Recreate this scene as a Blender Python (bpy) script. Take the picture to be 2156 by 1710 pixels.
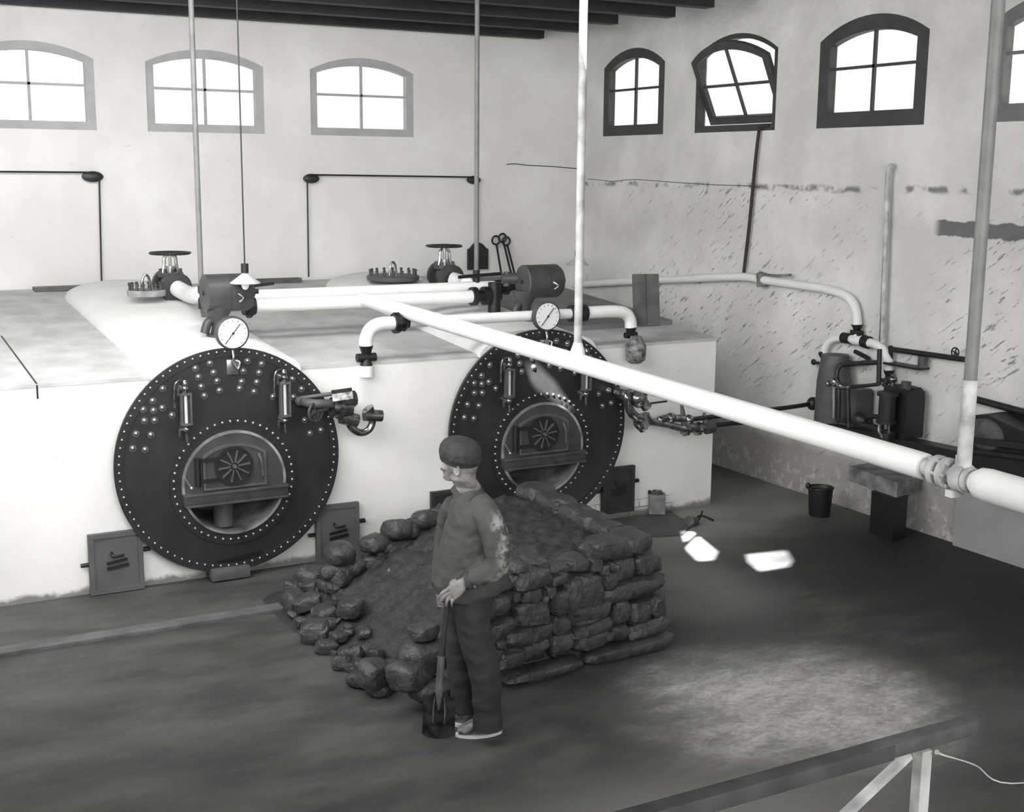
import bpy, bmesh, math, random
from mathutils import Vector, Matrix, noise
random.seed(7)
SC = bpy.context.scene
COL = SC.collection
for o in list(bpy.data.objects): bpy.data.objects.remove(o)
PI = math.pi
def V(*a): return Vector(a)

# ------------------------------------------------------------------ camera
F = 2684.13; CX, CY = 1078.0, 855.0; HC = 3.12
YAW, PITCH, ROLL = 0.50110282, 0.18182901, 0.00833824
fw = V(math.sin(YAW)*math.cos(PITCH), math.cos(YAW)*math.cos(PITCH), -math.sin(PITCH))
rt = V(math.cos(YAW), -math.sin(YAW), 0.0); up = rt.cross(fw)
cR, sR = math.cos(ROLL), math.sin(ROLL)
rt, up = cR*rt + sR*up, -sR*rt + cR*up
CAMP = V(0, 0, HC)
cam_d = bpy.data.cameras.new('camera'); cam = bpy.data.objects.new('camera', cam_d); COL.objects.link(cam)
cam_d.sensor_fit = 'HORIZONTAL'; cam_d.sensor_width = 36.0; cam_d.lens = F/2156*36.0
cam_d.clip_start = 0.05; cam_d.clip_end = 200
mw = Matrix.Identity(4)
for i in range(3):
    mw[i][0], mw[i][1], mw[i][2], mw[i][3] = rt[i], up[i], -fw[i], CAMP[i]
cam.matrix_world = mw
SC.camera = cam
def ray(px, py): return rt*((px-CX)/F) - up*((py-CY)/F) + fw
def W(px, py, ax, val):
    """world point seen at photo pixel (px,py) that lies in the plane ax = val"""
    d = ray(px, py); i = 'xyz'.index(ax); t = (val-CAMP[i])/d[i]
    return CAMP + d*t

# ------------------------------------------------------------------ light
SC.view_settings.view_transform = 'Standard'; SC.view_settings.look = 'None'
SC.view_settings.exposure = 0.0; SC.view_settings.gamma = 1.0
SC.view_settings.use_curve_mapping = False
wd = bpy.data.worlds.new('overcast_sky'); SC.world = wd; wd.use_nodes = True
bgn = wd.node_tree.nodes['Background']
bgn.inputs[0].default_value = (1.0, 0.997, 0.99, 1); bgn.inputs[1].default_value = 1.5
SUN_D = V(0.45, 0.35, -0.80).normalized()
sd = bpy.data.lights.new('sun', 'SUN'); sd.energy = 85; sd.angle = math.radians(0.7)
so = bpy.data.objects.new('sun', sd); COL.objects.link(so)
so.rotation_euler = SUN_D.to_track_quat('-Z', 'Y').to_euler()
def area(name, loc, tgt, sx, sy, power, col=(1, .997, .99)):
    l = bpy.data.lights.new(name, 'AREA'); l.shape = 'RECTANGLE'; l.size = sx; l.size_y = sy
    l.energy = power; l.color = col
    o = bpy.data.objects.new(name, l); COL.objects.link(o); o.location = loc
    o.rotation_euler = (Vector(tgt)-Vector(loc)).to_track_quat('-Z', 'Y').to_euler(); return o
area('fill_side', (-0.6, 8.0, 3.4), (6, 12.5, 2.2), 9.0, 1.8, 420)  # added fill lamp along the unseen left wall, no windows there
area('fill_rear', (3.2, -1.4, 3.4), (4.6, 9, 1.0), 7.0, 1.8, 540)  # added fill lamp behind the camera, the rear wall is closed
area('fill_overhead', (1.7, 8.6, 4.85), (2.8, 12.6, 1.4), 4.8, 1.4, 300)  # extra overhead fill to brighten the back wall and block top

# ------------------------------------------------------------------ materials
MATS = {}
def mat(name, col, rough=0.7, metal=0.0, var=0.15, nscale=6.0, bump=0.0, bscale=40.0, spec=0.5, col2=None):
    """principled material whose colour wavers between col and col2 (or a darker col) with object noise"""
    m = bpy.data.materials.new(name); m.use_nodes = True; nt = m.node_tree; b = nt.nodes['Principled BSDF']
    c = col if hasattr(col, '__len__') else (col, col, col*0.997)
    b.inputs['Roughness'].default_value = rough; b.inputs['Metallic'].default_value = metal
    b.inputs['Specular IOR Level'].default_value = spec
    tc = nt.nodes.new('ShaderNodeTexCoord')
    n = nt.nodes.new('ShaderNodeTexNoise'); n.inputs['Scale'].default_value = nscale; n.inputs['Detail'].default_value = 6
    nt.links.new(tc.outputs['Object'], n.inputs['Vector'])
    r = nt.nodes.new('ShaderNodeValToRGB')
    lo = col2 if col2 is not None else tuple(x*(1-var) for x in c)
    if not hasattr(lo, '__len__'): lo = (lo, lo, lo*0.997)
    r.color_ramp.elements[0].position = 0.35; r.color_ramp.elements[1].position = 0.65
    r.color_ramp.elements[0].color = (*lo, 1); r.color_ramp.elements[1].color = (*c, 1)
    nt.links.new(n.outputs['Fac'], r.inputs['Fac']); nt.links.new(r.outputs['Color'], b.inputs['Base Color'])
    if bump:
        n2 = nt.nodes.new('ShaderNodeTexNoise'); n2.inputs['Scale'].default_value = bscale; n2.inputs['Detail'].default_value = 8
        nt.links.new(tc.outputs['Object'], n2.inputs['Vector'])
        bp = nt.nodes.new('ShaderNodeBump'); bp.inputs['Strength'].default_value = bump; bp.inputs['Distance'].default_value = 0.02
        nt.links.new(n2.outputs['Fac'], bp.inputs['Height']); nt.links.new(bp.outputs['Normal'], b.inputs['Normal'])
    MATS[name] = m; return m
WHITE = mat('white_paint', 0.80, 0.75, var=0.07, nscale=3, bump=0.15, bscale=25)
LAG = mat('white_lagging', 0.82, 0.8, var=0.05, nscale=4, bump=0.1, bscale=30)
LAGR = mat('rough_lagging', 0.62, 0.85, var=0.55, nscale=22, bump=0.6, bscale=45)
IRON = mat('black_boiler_iron', 0.026, 0.38, var=0.35, nscale=5, bump=0.05, bscale=30)
IRON2 = mat('grey_black_iron', 0.065, 0.45, var=0.35, nscale=7)
RIVET = mat('rivet_iron', 0.42, 0.22, metal=0.85, var=0.2)
STEEL = mat('bright_steel', 0.55, 0.25, metal=0.9, var=0.3, nscale=20)
BRASS = mat('dull_valve_metal', 0.42, 0.24, metal=0.9, nscale=22, col2=0.12)
GREYIRON = mat('grey_cast_iron', 0.10, 0.5, var=0.3, nscale=9)
BLACK = mat('black_paint', 0.012, 0.5, var=0.3)
DARKM = mat('dark_machine', 0.018, 0.45, var=0.4, nscale=12)
ROOF = mat('grey_cement_top', 0.58, 0.9, nscale=3.5, col2=0.44, bump=0.25, bscale=18)
SLABM = mat('grey_slab', 0.22, 0.9, var=0.2, nscale=4)
BEAM = mat('dark_beam', 0.022, 0.7, var=0.4)
CEILM = mat('dark_ceiling_boards', 0.03, 0.8, var=0.4)
FRAMED = mat('dark_window_frame', 0.06, 0.6, var=0.3)
FRAMEL = mat('pale_window_frame', 0.42, 0.6, var=0.15)  # lightened colour stands in for glare washing over the back window frames
FRAMEG = mat('grey_window_frame', 0.20, 0.6, var=0.25)
PIPEG = mat('grey_painted_pipe', 0.20, 0.55, var=0.3, nscale=8)
PIPEW = mat('worn_white_pipe', 0.62, 0.6, nscale=7, col2=0.3)
WOOD = mat('grey_weathered_wood', 0.10, 0.8, var=0.4, nscale=8)
DOORM = mat('grey_iron_door', 0.105, 0.6, var=0.2, nscale=6)
DOORD = mat('dark_iron_door', 0.03, 0.6, var=0.3, nscale=6)
STONEM = mat('stained_concrete', 0.24, 0.9, nscale=9, col2=0.10, bump=0.5, bscale=25)
COAL = mat('coal', 0.068, 0.42, nscale=10, col2=0.030, bump=0.7, bscale=34)
COALF = mat('small_coal', 0.042, 0.6, nscale=34, col2=0.018, bump=0.6, bscale=80)
SHIRT = mat('dark_work_shirt', 0.050, 0.9, var=0.2, nscale=6, bump=0.15, bscale=60)
DUST = mat('dusty_sleeve', 0.050, 0.9, nscale=9)
TROU = mat('dark_trousers', 0.028, 0.9, var=0.3, nscale=7, bump=0.2, bscale=50)
CAPM = mat('dark_cap', 0.040, 0.9, nscale=22, col2=0.022, bump=0.3, bscale=80)
SKIN = mat('weathered_skin', (0.25, 0.243, 0.237), 0.6, nscale=18, col2=(.13, .127, .124), bump=.10, bscale=90)
HAIRM = mat('grey_hair', 0.09, 0.8, var=0.4, nscale=60)
LEATH = mat('worn_shoe', 0.22, 0.6, nscale=25, col2=0.04)
SOLE = mat('pale_sole', 0.62, 0.7, var=0.15)
BLADE = mat('worn_shovel_steel', 0.14, 0.30, metal=0.35, nscale=14, col2=0.025)
DIAL = mat('white_dial', 0.8, 0.4, var=0.02)
TIN = mat('tin', 0.10, 0.4, metal=0.0, var=0.5, nscale=12)
GREYBOX = mat('grey_box', 0.20, 0.8, var=0.4, nscale=10)
RAILM = mat('rail_wood', 0.075, 0.75, var=0.45, nscale=5)

def ramp_mix(nt, fac, a, b):
    mx = nt.nodes.new('ShaderNodeMix'); mx.data_type = 'RGBA'
    nt.links.new(fac, mx.inputs['Factor'])
    for s, v in (('A', a), ('B', b)):
        if hasattr(v, '__len__'): mx.inputs[6 if s == 'A' else 7].default_value = (*v, 1)
        else: nt.links.new(v, mx.inputs[6 if s == 'A' else 7])
    return mx.outputs[2]
def mathn(nt, op, a, b=None, clamp=False):
    n = nt.nodes.new('ShaderNodeMath'); n.operation = op; n.use_clamp = clamp
    for i, v in enumerate((a, b)):
        if v is None: continue
        if isinstance(v, (int, float)): n.inputs[i].default_value = v
        else: nt.links.new(v, n.inputs[i])
    return n.outputs[0]
def smooth(nt, v, lo, hi):
    n = nt.nodes.new('ShaderNodeMapRange'); n.interpolation_type = 'SMOOTHSTEP'
    n.inputs['From Min'].default_value = lo; n.inputs['From Max'].default_value = hi
    nt.links.new(v, n.inputs['Value']); return n.outputs['Result']
def tnoise(nt, vec, scale, detail=6, rough=0.55, sc3=None, rot=None):
    if sc3 or rot:
        mp = nt.nodes.new('ShaderNodeMapping')
        if sc3: mp.inputs['Scale'].default_value = sc3
        if rot: mp.inputs['Rotation'].default_value = rot
        nt.links.new(vec, mp.inputs['Vector']); vec = mp.outputs['Vector']
    n = nt.nodes.new('ShaderNodeTexNoise'); n.inputs['Scale'].default_value = scale
    n.inputs['Detail'].default_value = detail; n.inputs['Roughness'].default_value = rough
    nt.links.new(vec, n.inputs['Vector']); return n.outputs['Fac']
def newmat(name):
    m = bpy.data.materials.new(name); m.use_nodes = True; nt = m.node_tree
    b = nt.nodes['Principled BSDF']; tc = nt.nodes.new('ShaderNodeTexCoord')
    sx = nt.nodes.new('ShaderNodeSeparateXYZ'); nt.links.new(tc.outputs['Object'], sx.inputs[0])
    return m, nt, b, tc.outputs['Object'], sx.outputs
def bumpn(nt, b, h, strength, dist=0.02):
    bp = nt.nodes.new('ShaderNodeBump'); bp.inputs['Strength'].default_value = strength; bp.inputs['Distance'].default_value = dist
    nt.links.new(h, bp.inputs['Height']); nt.links.new(bp.outputs['Normal'], b.inputs['Normal'])

# whitewashed back wall
def m_backwall():
    m, nt, b, vec, s = newmat('whitewashed_plaster')
    n1 = tnoise(nt, vec, 1.1); n2 = tnoise(nt, vec, 9, 8, .65, (1, 1, 2.2))
    c = ramp_mix(nt, smooth(nt, n1, .35, .7), (.70, .69, .68), (.80, .795, .78))
    mk = smooth(nt, n2, .66, .74)
    c = ramp_mix(nt, mathn(nt, 'MULTIPLY', mk, .35), c, (.33, .32, .31))
    nt.links.new(c, b.inputs['Base Color']); b.inputs['Roughness'].default_value = .9
    bumpn(nt, b, tnoise(nt, vec, 12, 8), .35); return m
WALLB = m_backwall()
# right wall: smooth whitewash above, rough render with trowel flecks between 1.0 and 3.0 m, greyer below
def m_rightwall():
    m, nt, b, vec, s = newmat('rough_rendered_plaster')
    z = s['Z']; y = s['Y']
    n1 = tnoise(nt, vec, 1.3)
    c = ramp_mix(nt, smooth(nt, n1, .35, .7), (.60, .595, .585), (.76, .755, .74))
    wob = tnoise(nt, vec, 2.2)
    edge = mathn(nt, 'ADD', z, mathn(nt, 'MULTIPLY', wob, .16))
    # diagonal trowel flecks
    mpr = nt.nodes.new('ShaderNodeMapping'); mpr.inputs['Rotation'].default_value = (math.radians(36), 0, 0); nt.links.new(vec, mpr.inputs['Vector'])
    fl = tnoise(nt, mpr.outputs['Vector'], 6.0, 5, .62, (1, .9, 5.5))
    fk = smooth(nt, fl, .60, .65)
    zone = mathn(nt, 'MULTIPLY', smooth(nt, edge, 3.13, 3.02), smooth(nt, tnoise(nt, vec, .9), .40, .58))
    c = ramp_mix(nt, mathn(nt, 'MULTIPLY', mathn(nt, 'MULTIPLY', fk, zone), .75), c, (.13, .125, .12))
    # ragged dark crack along the plaster ledge
    band = mathn(nt, 'MULTIPLY', smooth(nt, edge, 3.03, 3.07), smooth(nt, edge, 3.12, 3.08))
    bn = smooth(nt, tnoise(nt, vec, 3.5), .45, .56)
    c = ramp_mix(nt, mathn(nt, 'MULTIPLY', mathn(nt, 'MULTIPLY', band, bn), .8), c, (.10, .095, .09))
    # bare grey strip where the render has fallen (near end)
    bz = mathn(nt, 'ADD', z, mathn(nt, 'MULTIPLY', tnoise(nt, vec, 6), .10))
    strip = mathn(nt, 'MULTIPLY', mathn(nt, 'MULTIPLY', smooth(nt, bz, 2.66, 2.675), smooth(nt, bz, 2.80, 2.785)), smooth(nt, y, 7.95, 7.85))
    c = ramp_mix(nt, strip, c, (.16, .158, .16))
    # greyer foot of the wall
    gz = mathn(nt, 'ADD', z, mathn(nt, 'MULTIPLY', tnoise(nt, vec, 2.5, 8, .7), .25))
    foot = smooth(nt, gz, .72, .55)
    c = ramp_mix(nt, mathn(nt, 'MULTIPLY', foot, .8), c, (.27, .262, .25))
    sp = smooth(nt, tnoise(nt, vec, 9, 8, .7), .50, .62)
    c = ramp_mix(nt, mathn(nt, 'MULTIPLY', mathn(nt, 'MULTIPLY', sp, smooth(nt, gz, .55, .35)), .7), c, (.60, .59, .57))
    nt.links.new(c, b.inputs['Base Color']); b.inputs['Roughness'].default_value = .92
    h = mathn(nt, 'SUBTRACT', tnoise(nt, vec, 14, 8), mathn(nt, 'MULTIPLY', mathn(nt, 'MULTIPLY', fk, zone), .6))
    bumpn(nt, b, h, .55); return m
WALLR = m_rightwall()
# whitewashed brick block
def m_brick():
    m, nt, b, vec, s = newmat('whitewashed_brick')
    n1 = tnoise(nt, vec, 1.4)
    c = ramp_mix(nt, smooth(nt, n1, .3, .7), (.77, .765, .75), (.85, .845, .83))
    dk = smooth(nt, tnoise(nt, vec, 26, 4, .5), .70, .76)
    c = ramp_mix(nt, mathn(nt, 'MULTIPLY', dk, .45), c, (.25, .24, .23))
    gz = mathn(nt, 'ADD', s['Z'], mathn(nt, 'MULTIPLY', tnoise(nt, vec, 5, 8, .7), .16))
    br = nt.nodes.new('ShaderNodeTexBrick'); br.inputs['Scale'].default_value = 1.0
    br.inputs['Brick Width'].default_value = .24; br.inputs['Row Height'].default_value = .075; br.inputs['Mortar Size'].default_value = .006
    mp = nt.nodes.new('ShaderNodeMapping'); mp.inputs['Rotation'].default_value = (PI/2, 0, 0)
    nt.links.new(vec, mp.inputs['Vector']); nt.links.new(mp.outputs['Vector'], br.inputs['Vector'])
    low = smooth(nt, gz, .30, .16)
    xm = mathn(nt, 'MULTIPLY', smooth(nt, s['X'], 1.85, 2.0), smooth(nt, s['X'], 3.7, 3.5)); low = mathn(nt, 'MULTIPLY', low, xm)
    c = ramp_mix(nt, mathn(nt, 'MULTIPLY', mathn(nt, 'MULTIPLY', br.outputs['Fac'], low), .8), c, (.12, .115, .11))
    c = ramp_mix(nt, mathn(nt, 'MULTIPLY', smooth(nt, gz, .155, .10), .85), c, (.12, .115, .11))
    nt.links.new(c, b.inputs['Base Color']); b.inputs['Roughness'].default_value = .85
    bumpn(nt, b, tnoise(nt, vec, 18, 6), .2); return m
BRICK = m_brick()
# floor: dark trodden cement, coal dust near the right wall, pale patches part dust, part brightness painted in
def m_floor():
    m, nt, b, vec, s = newmat('dirty_cement_floor')
    x, y = s['X'], s['Y']
    n1 = tnoise(nt, vec, 1.2, 8, .65, (1, 2.2, 1), (0, 0, .35)); n2 = tnoise(nt, vec, 9, 8, .7, (1, 2.0, 1), (0, 0, .3))
    c = ramp_mix(nt, smooth(nt, n1, .32, .7), (.036, .0355, .035), (.088, .087, .085))
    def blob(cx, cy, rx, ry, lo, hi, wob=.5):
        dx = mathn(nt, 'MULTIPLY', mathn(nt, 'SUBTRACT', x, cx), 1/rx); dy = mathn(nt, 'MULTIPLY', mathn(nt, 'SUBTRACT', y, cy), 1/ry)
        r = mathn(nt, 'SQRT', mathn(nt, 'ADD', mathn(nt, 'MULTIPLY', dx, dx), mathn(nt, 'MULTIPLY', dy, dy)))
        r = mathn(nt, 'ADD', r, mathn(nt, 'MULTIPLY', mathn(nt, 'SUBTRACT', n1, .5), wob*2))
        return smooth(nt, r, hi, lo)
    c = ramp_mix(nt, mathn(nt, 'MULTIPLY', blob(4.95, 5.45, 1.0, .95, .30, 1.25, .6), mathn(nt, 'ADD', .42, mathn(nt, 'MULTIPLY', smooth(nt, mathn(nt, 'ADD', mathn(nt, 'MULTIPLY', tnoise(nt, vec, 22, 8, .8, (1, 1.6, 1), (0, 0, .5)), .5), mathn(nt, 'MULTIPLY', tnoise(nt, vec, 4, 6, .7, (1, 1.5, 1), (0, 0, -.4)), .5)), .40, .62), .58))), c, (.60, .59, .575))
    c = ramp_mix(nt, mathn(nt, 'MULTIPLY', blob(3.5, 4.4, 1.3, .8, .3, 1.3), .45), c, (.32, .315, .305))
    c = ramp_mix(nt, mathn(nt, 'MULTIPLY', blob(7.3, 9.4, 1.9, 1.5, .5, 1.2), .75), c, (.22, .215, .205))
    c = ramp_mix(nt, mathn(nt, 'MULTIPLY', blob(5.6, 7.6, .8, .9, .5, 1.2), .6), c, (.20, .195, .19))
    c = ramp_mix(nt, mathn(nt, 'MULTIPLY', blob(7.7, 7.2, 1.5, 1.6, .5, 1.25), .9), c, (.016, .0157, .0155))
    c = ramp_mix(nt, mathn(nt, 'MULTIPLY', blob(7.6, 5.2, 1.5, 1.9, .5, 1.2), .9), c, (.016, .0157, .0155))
    spk = smooth(nt, tnoise(nt, vec, 60, 2, .5), .735, .76)
    c = ramp_mix(nt, mathn(nt, 'MULTIPLY', spk, .35), c, (.45, .44, .42))
    c = ramp_mix(nt, mathn(nt, 'MULTIPLY', smooth(nt, n2, .60, .72), .35), c, (.03, .03, .03))
    c = ramp_mix(nt, mathn(nt, 'MULTIPLY', smooth(nt, n2, .40, .28), .18), c, (.25, .245, .24))
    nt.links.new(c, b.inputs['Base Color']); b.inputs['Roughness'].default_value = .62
    bumpn(nt, b, n2, .3); return m
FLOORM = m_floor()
def m_glass():
    m = bpy.data.materials.new('dusty_window_glass'); m.use_nodes = True; nt = m.node_tree
    for n in list(nt.nodes):
        if n.type != 'OUTPUT_MATERIAL': nt.nodes.remove(n)
    out = [n for n in nt.nodes if n.type == 'OUTPUT_MATERIAL'][0]
    t = nt.nodes.new('ShaderNodeBsdfTransparent'); g = nt.nodes.new('ShaderNodeBsdfGlossy'); g.inputs['Roughness'].default_value = .05
    t.inputs[0].default_value = (.93, .93, .92, 1)
    mx = nt.nodes.new('ShaderNodeMixShader'); mx.inputs[0].default_value = .05
    nt.links.new(t.outputs[0], mx.inputs[1]); nt.links.new(g.outputs[0], mx.inputs[2]); nt.links.new(mx.outputs[0], out.inputs[0])
    return m
GLASS = m_glass()
# shirt sleeve with pale dust splashes
def m_shirt():
    m, nt, b, vec, s = newmat('dusty_work_shirt')
    n1 = tnoise(nt, vec, 5); n2 = tnoise(nt, vec, 16, 8, .7)
    c = ramp_mix(nt, smooth(nt, n1, .3, .7), (.048, .047, .046), (.066, .065, .064))
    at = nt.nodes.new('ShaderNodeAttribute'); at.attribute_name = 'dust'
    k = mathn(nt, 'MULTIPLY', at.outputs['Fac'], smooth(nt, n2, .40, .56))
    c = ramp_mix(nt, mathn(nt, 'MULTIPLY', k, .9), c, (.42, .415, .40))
    nt.links.new(c, b.inputs['Base Color']); b.inputs['Roughness'].default_value = .9
    bumpn(nt, b, tnoise(nt, vec, 9, 3), .5, .03); return m
SHIRTM = m_shirt()

# ------------------------------------------------------------------ mesh builder
def frame_of(d):
    d = d.normalized(); a = V(0, 0, 1) if abs(d.z) < .9 else V(1, 0, 0)
    x = a.cross(d).normalized(); return x, d.cross(x)
def catmull(P, n):
    out = []
    for i in range(len(P)-1):
        p0 = P[max(i-1, 0)]; p1 = P[i]; p2 = P[i+1]; p3 = P[min(i+2, len(P)-1)]
        for k in range(n):
            t = k/n
            out.append(0.5*((2*p1)+(p2-p0)*t+(2*p0-5*p1+4*p2-p3)*t*t+(3*p1-p0-3*p2+p3)*t**3))
    out.append(P[-1]); return out
class MB:
    def __init__(s): s.b = bmesh.new()
    def ring(s, c, x, y, rx, ry, n):
        return [s.b.verts.new(c + x*(rx*math.cos(2*PI*k/n)) + y*(ry*math.sin(2*PI*k/n))) for k in range(n)]
    def bridge(s, A, B):
        n = len(A)
        for k in range(n): s.b.faces.new((A[k], A[(k+1) % n], B[(k+1) % n], B[k]))
    def cap(s, A, flip=False):
        s.b.faces.new(A[::-1] if not flip else A)
    def lathe(s, prof, o, d, n=24, close=True):
        o = Vector(o); d = Vector(d).normalized(); x, y = frame_of(d); prev = None
        for i, (r, t) in enumerate(prof):
            R = s.ring(o+d*t, x, y, max(r, 1e-4), max(r, 1e-4), n)
            if prev: s.bridge(prev, R)
            elif close: s.cap(R)
            prev = R
        if close: s.cap(prev, True)
        return s
    def cyl(s, a, b, r, r2=None, n=20):
        a = Vector(a); b = Vector(b); r2 = r if r2 is None else r2
        return s.lathe([(r, 0), (r2, (b-a).length)], a, b-a, n)
    def tube(s, pts, r, n=14, sub=6, cap=True):
        pts = [Vector(p) for p in pts]
        rr = list(r) if hasattr(r, '__len__') else [r]*len(pts)
        if sub > 1 and len(pts) > 2:
            q = catmull([Vector((*p, a)) for p, a in zip(pts, rr)], sub)
            pts = [v.to_3d() for v in q]; rr = [max(v[3], 1e-4) for v in q]
        x = None; prev = None
        for i, p in enumerate(pts):
            d = (pts[min(i+1, len(pts)-1)]-pts[max(i-1, 0)]).normalized()
            if x is None: x, y = frame_of(d)
            else:
                x = (x - d*x.dot(d)).normalized(); y = d.cross(x)
            R = s.ring(p, x, y, rr[i], rr[i], n)
            if prev: s.bridge(prev, R)
            elif cap: s.cap(R)
            prev = R
        if cap: s.cap(prev, True)
        return s
    def loft(s, rings, n=28):
        """rings: (centre, xdir, ydir, rx, ry)"""
        prev = None
        for c, x, y, rx, ry in rings:
            R = s.ring(Vector(c), x, y, rx, ry, n)
            if prev: s.bridge(prev, R)
            else: s.cap(R)
            prev = R
        s.cap(prev, True); return s
    def ell(s, c, rx, ry, rz, axes=None, nu=20, nv=12):
        c = Vector(c); ax = axes or (V(1, 0, 0), V(0, 1, 0), V(0, 0, 1)); prev = None
        for j in range(nv+1):
            a = -PI/2 + PI*j/nv; q = max(math.cos(a), .02)
            R = s.ring(c + ax[2]*(rz*math.sin(a)), ax[0], ax[1], rx*q, ry*q, nu)
            if prev: s.bridge(prev, R)
            else: s.cap(R)
            prev = R
        s.cap(prev, True); return s
    def box(s, c, sz, axes=None, bev=0.0):
        c = Vector(c); ax = axes or (V(1, 0, 0), V(0, 1, 0), V(0, 0, 1)); vs = []
        for k in range(8):
            vs.append(s.b.verts.new(c + ax[0]*(sz[0]/2*(1 if k & 1 else -1)) + ax[1]*(sz[1]/2*(1 if k & 2 else -1)) + ax[2]*(sz[2]/2*(1 if k & 4 else -1))))
        fs = [s.b.faces.new([vs[i] for i in f]) for f in ((0, 2, 3, 1), (4, 5, 7, 6), (0, 1, 5, 4), (2, 6, 7, 3), (0, 4, 6, 2), (1, 3, 7, 5))]
        if bev:
            es = list({e for f in fs for e in f.edges})
            bmesh.ops.bevel(s.b, geom=es, offset=bev, segments=2, affect='EDGES', profile=.6)
        return s
    def bar(s, a, b, w, h, upv=None, bev=0.0):
        a = Vector(a); b = Vector(b); d = (b-a).normalized(); u = Vector(upv) if upv else V(0, 0, 1)
        x = d.cross(u).normalized(); z = x.cross(d)
        return s.box((a+b)/2, ((b-a).length, w, h), (d, x, z), bev)
    def prism(s, poly, ext):
        """closed planar polygon (world points) pushed along ext"""
        ext = Vector(ext); A = [s.b.verts.new(Vector(p)) for p in poly]; B = [s.b.verts.new(Vector(p)+ext) for p in poly]
        s.bridge(A, B); s.b.faces.new(A[::-1]); s.b.faces.new(B); return s
    def ringprism(s, outer, inner, ext):
        ext = Vector(ext); L = [[s.b.verts.new(Vector(p)+e) for p in q] for q in (outer, inner) for e in (V(0, 0, 0), ext)]
        o0, o1, i0, i1 = L
        s.bridge(o0, o1); s.bridge(i1, i0); s.bridge(o1, i1); s.bridge(i0, o0); return s
    def sheet(s, outer, holes, ext):
        """flat sheet with holes, thickened by ext"""
        es = []
        for loop in [outer]+holes:
            vs = [s.b.verts.new(Vector(p)) for p in loop]
            es += [s.b.edges.new((vs[i], vs[(i+1) % len(vs)])) for i in range(len(vs))]
        r = bmesh.ops.triangle_fill(s.b, use_beauty=True, use_dissolve=False, edges=es)
        fs = [f for f in r['geom'] if isinstance(f, bmesh.types.BMFace)]
        if ext is not None:
            q = bmesh.ops.extrude_face_region(s.b, geom=fs)
            bmesh.ops.translate(s.b, verts=[v for v in q['geom'] if isinstance(v, bmesh.types.BMVert)], vec=Vector(ext))
        return s
    def xform(s, mtx): bmesh.ops.transform(s.b, matrix=mtx, verts=s.b.verts); return s
    def build(s, name, m, parent=None, loc=None, smooth=38, label=None, fixn=True):
        if fixn: bmesh.ops.recalc_face_normals(s.b, faces=s.b.faces)
        o0 = Vector(loc) if loc is not None else (world_loc(parent) if parent else V(0, 0, 0))
        if loc is None and parent is None:
            xs = [v.co for v in s.b.verts]
            o0 = V((min(v.x for v in xs)+max(v.x for v in xs))/2, (min(v.y for v in xs)+max(v.y for v in xs))/2, min(v.z for v in xs))
            o0 = V(0, 0, 0) if name.startswith(('wall', 'floor', 'ceiling', 'boiler_house', 'brick')) else o0
        bmesh.ops.translate(s.b, verts=s.b.verts, vec=-o0)
        me = bpy.data.meshes.new(name); s.b.to_mesh(me); s.b.free()
        if smooth:
            me.polygons.foreach_set('use_smooth', [True]*len(me.polygons)); me.set_sharp_from_angle(angle=math.radians(smooth))
        me.materials.append(m)
        o = bpy.data.objects.new(name, me); COL.objects.link(o)
        if parent: o.parent = parent; o.location = o0-world_loc(parent)
        else: o.location = o0
        if label: o['label'] = label
        return o
def world_loc(o):
    l = Vector(o.location)
    while o.parent: o = o.parent; l += Vector(o.location)
    return l
def tag(o, label, cat, group=None, kind=None):
    o['label'] = label; o['category'] = cat
    if group: o['group'] = group
    if kind: o['kind'] = kind
    return o
def thing(name, label, cat, loc, group=None):
    o = bpy.data.objects.new(name, None); COL.objects.link(o); o.location = Vector(loc); o.empty_display_size = .1
    return tag(o, label, cat, group)
def struct(o): o['kind'] = 'structure'; return o
def dup(root, loc, label, keep=None):
    r = root.copy(); COL.objects.link(r); r.location = Vector(loc); r['label'] = label
    for ch in list(root.children):
        if keep and not keep(ch): continue
        c = ch.copy(); COL.objects.link(c); c.parent = r
        for g in ch.children:
            d = g.copy(); COL.objects.link(d); d.parent = c
    return r
def put(name, mesh, m, parent, loc, scale=1.0, rot=None):
    """an object that shares an existing mesh"""
    o = bpy.data.objects.new(name, mesh); COL.objects.link(o); o.parent = parent; o.location = Vector(loc)
    o.scale = (scale,)*3 if not hasattr(scale, '__len__') else scale
    if rot: o.rotation_euler = rot
    return o
def circle(c, x, y, r, n=48): return [Vector(c)+x*(r*math.cos(2*PI*k/n))+y*(r*math.sin(2*PI*k/n)) for k in range(n)]
X, Y, Z = V(1, 0, 0), V(0, 1, 0), V(0, 0, 1)
def handwheel(mb, c, axis, R, tr, spokes=5, hub=.02):
    c = Vector(c); x, y = frame_of(Vector(axis)); n = 28; m = 8; prev = None; first = None
    ax = Vector(axis).normalized()
    for k in range(n):
        a = 2*PI*k/n; d = x*math.cos(a)+y*math.sin(a)
        r = [mb.b.verts.new(c+d*(R+tr*math.cos(2*PI*j/m))+ax*(tr*math.sin(2*PI*j/m))) for j in range(m)]
        if prev: mb.bridge(prev, r)
        else: first = r
        prev = r
    mb.bridge(prev, first)
    for k in range(spokes):
        a = 2*PI*k/spokes+.3; d = x*math.cos(a)+y*math.sin(a)
        mb.cyl(c, c+d*R, tr*.9, n=8)
    mb.cyl(c-ax*hub, c+ax*hub, hub*1.1, n=12); return mb

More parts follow.
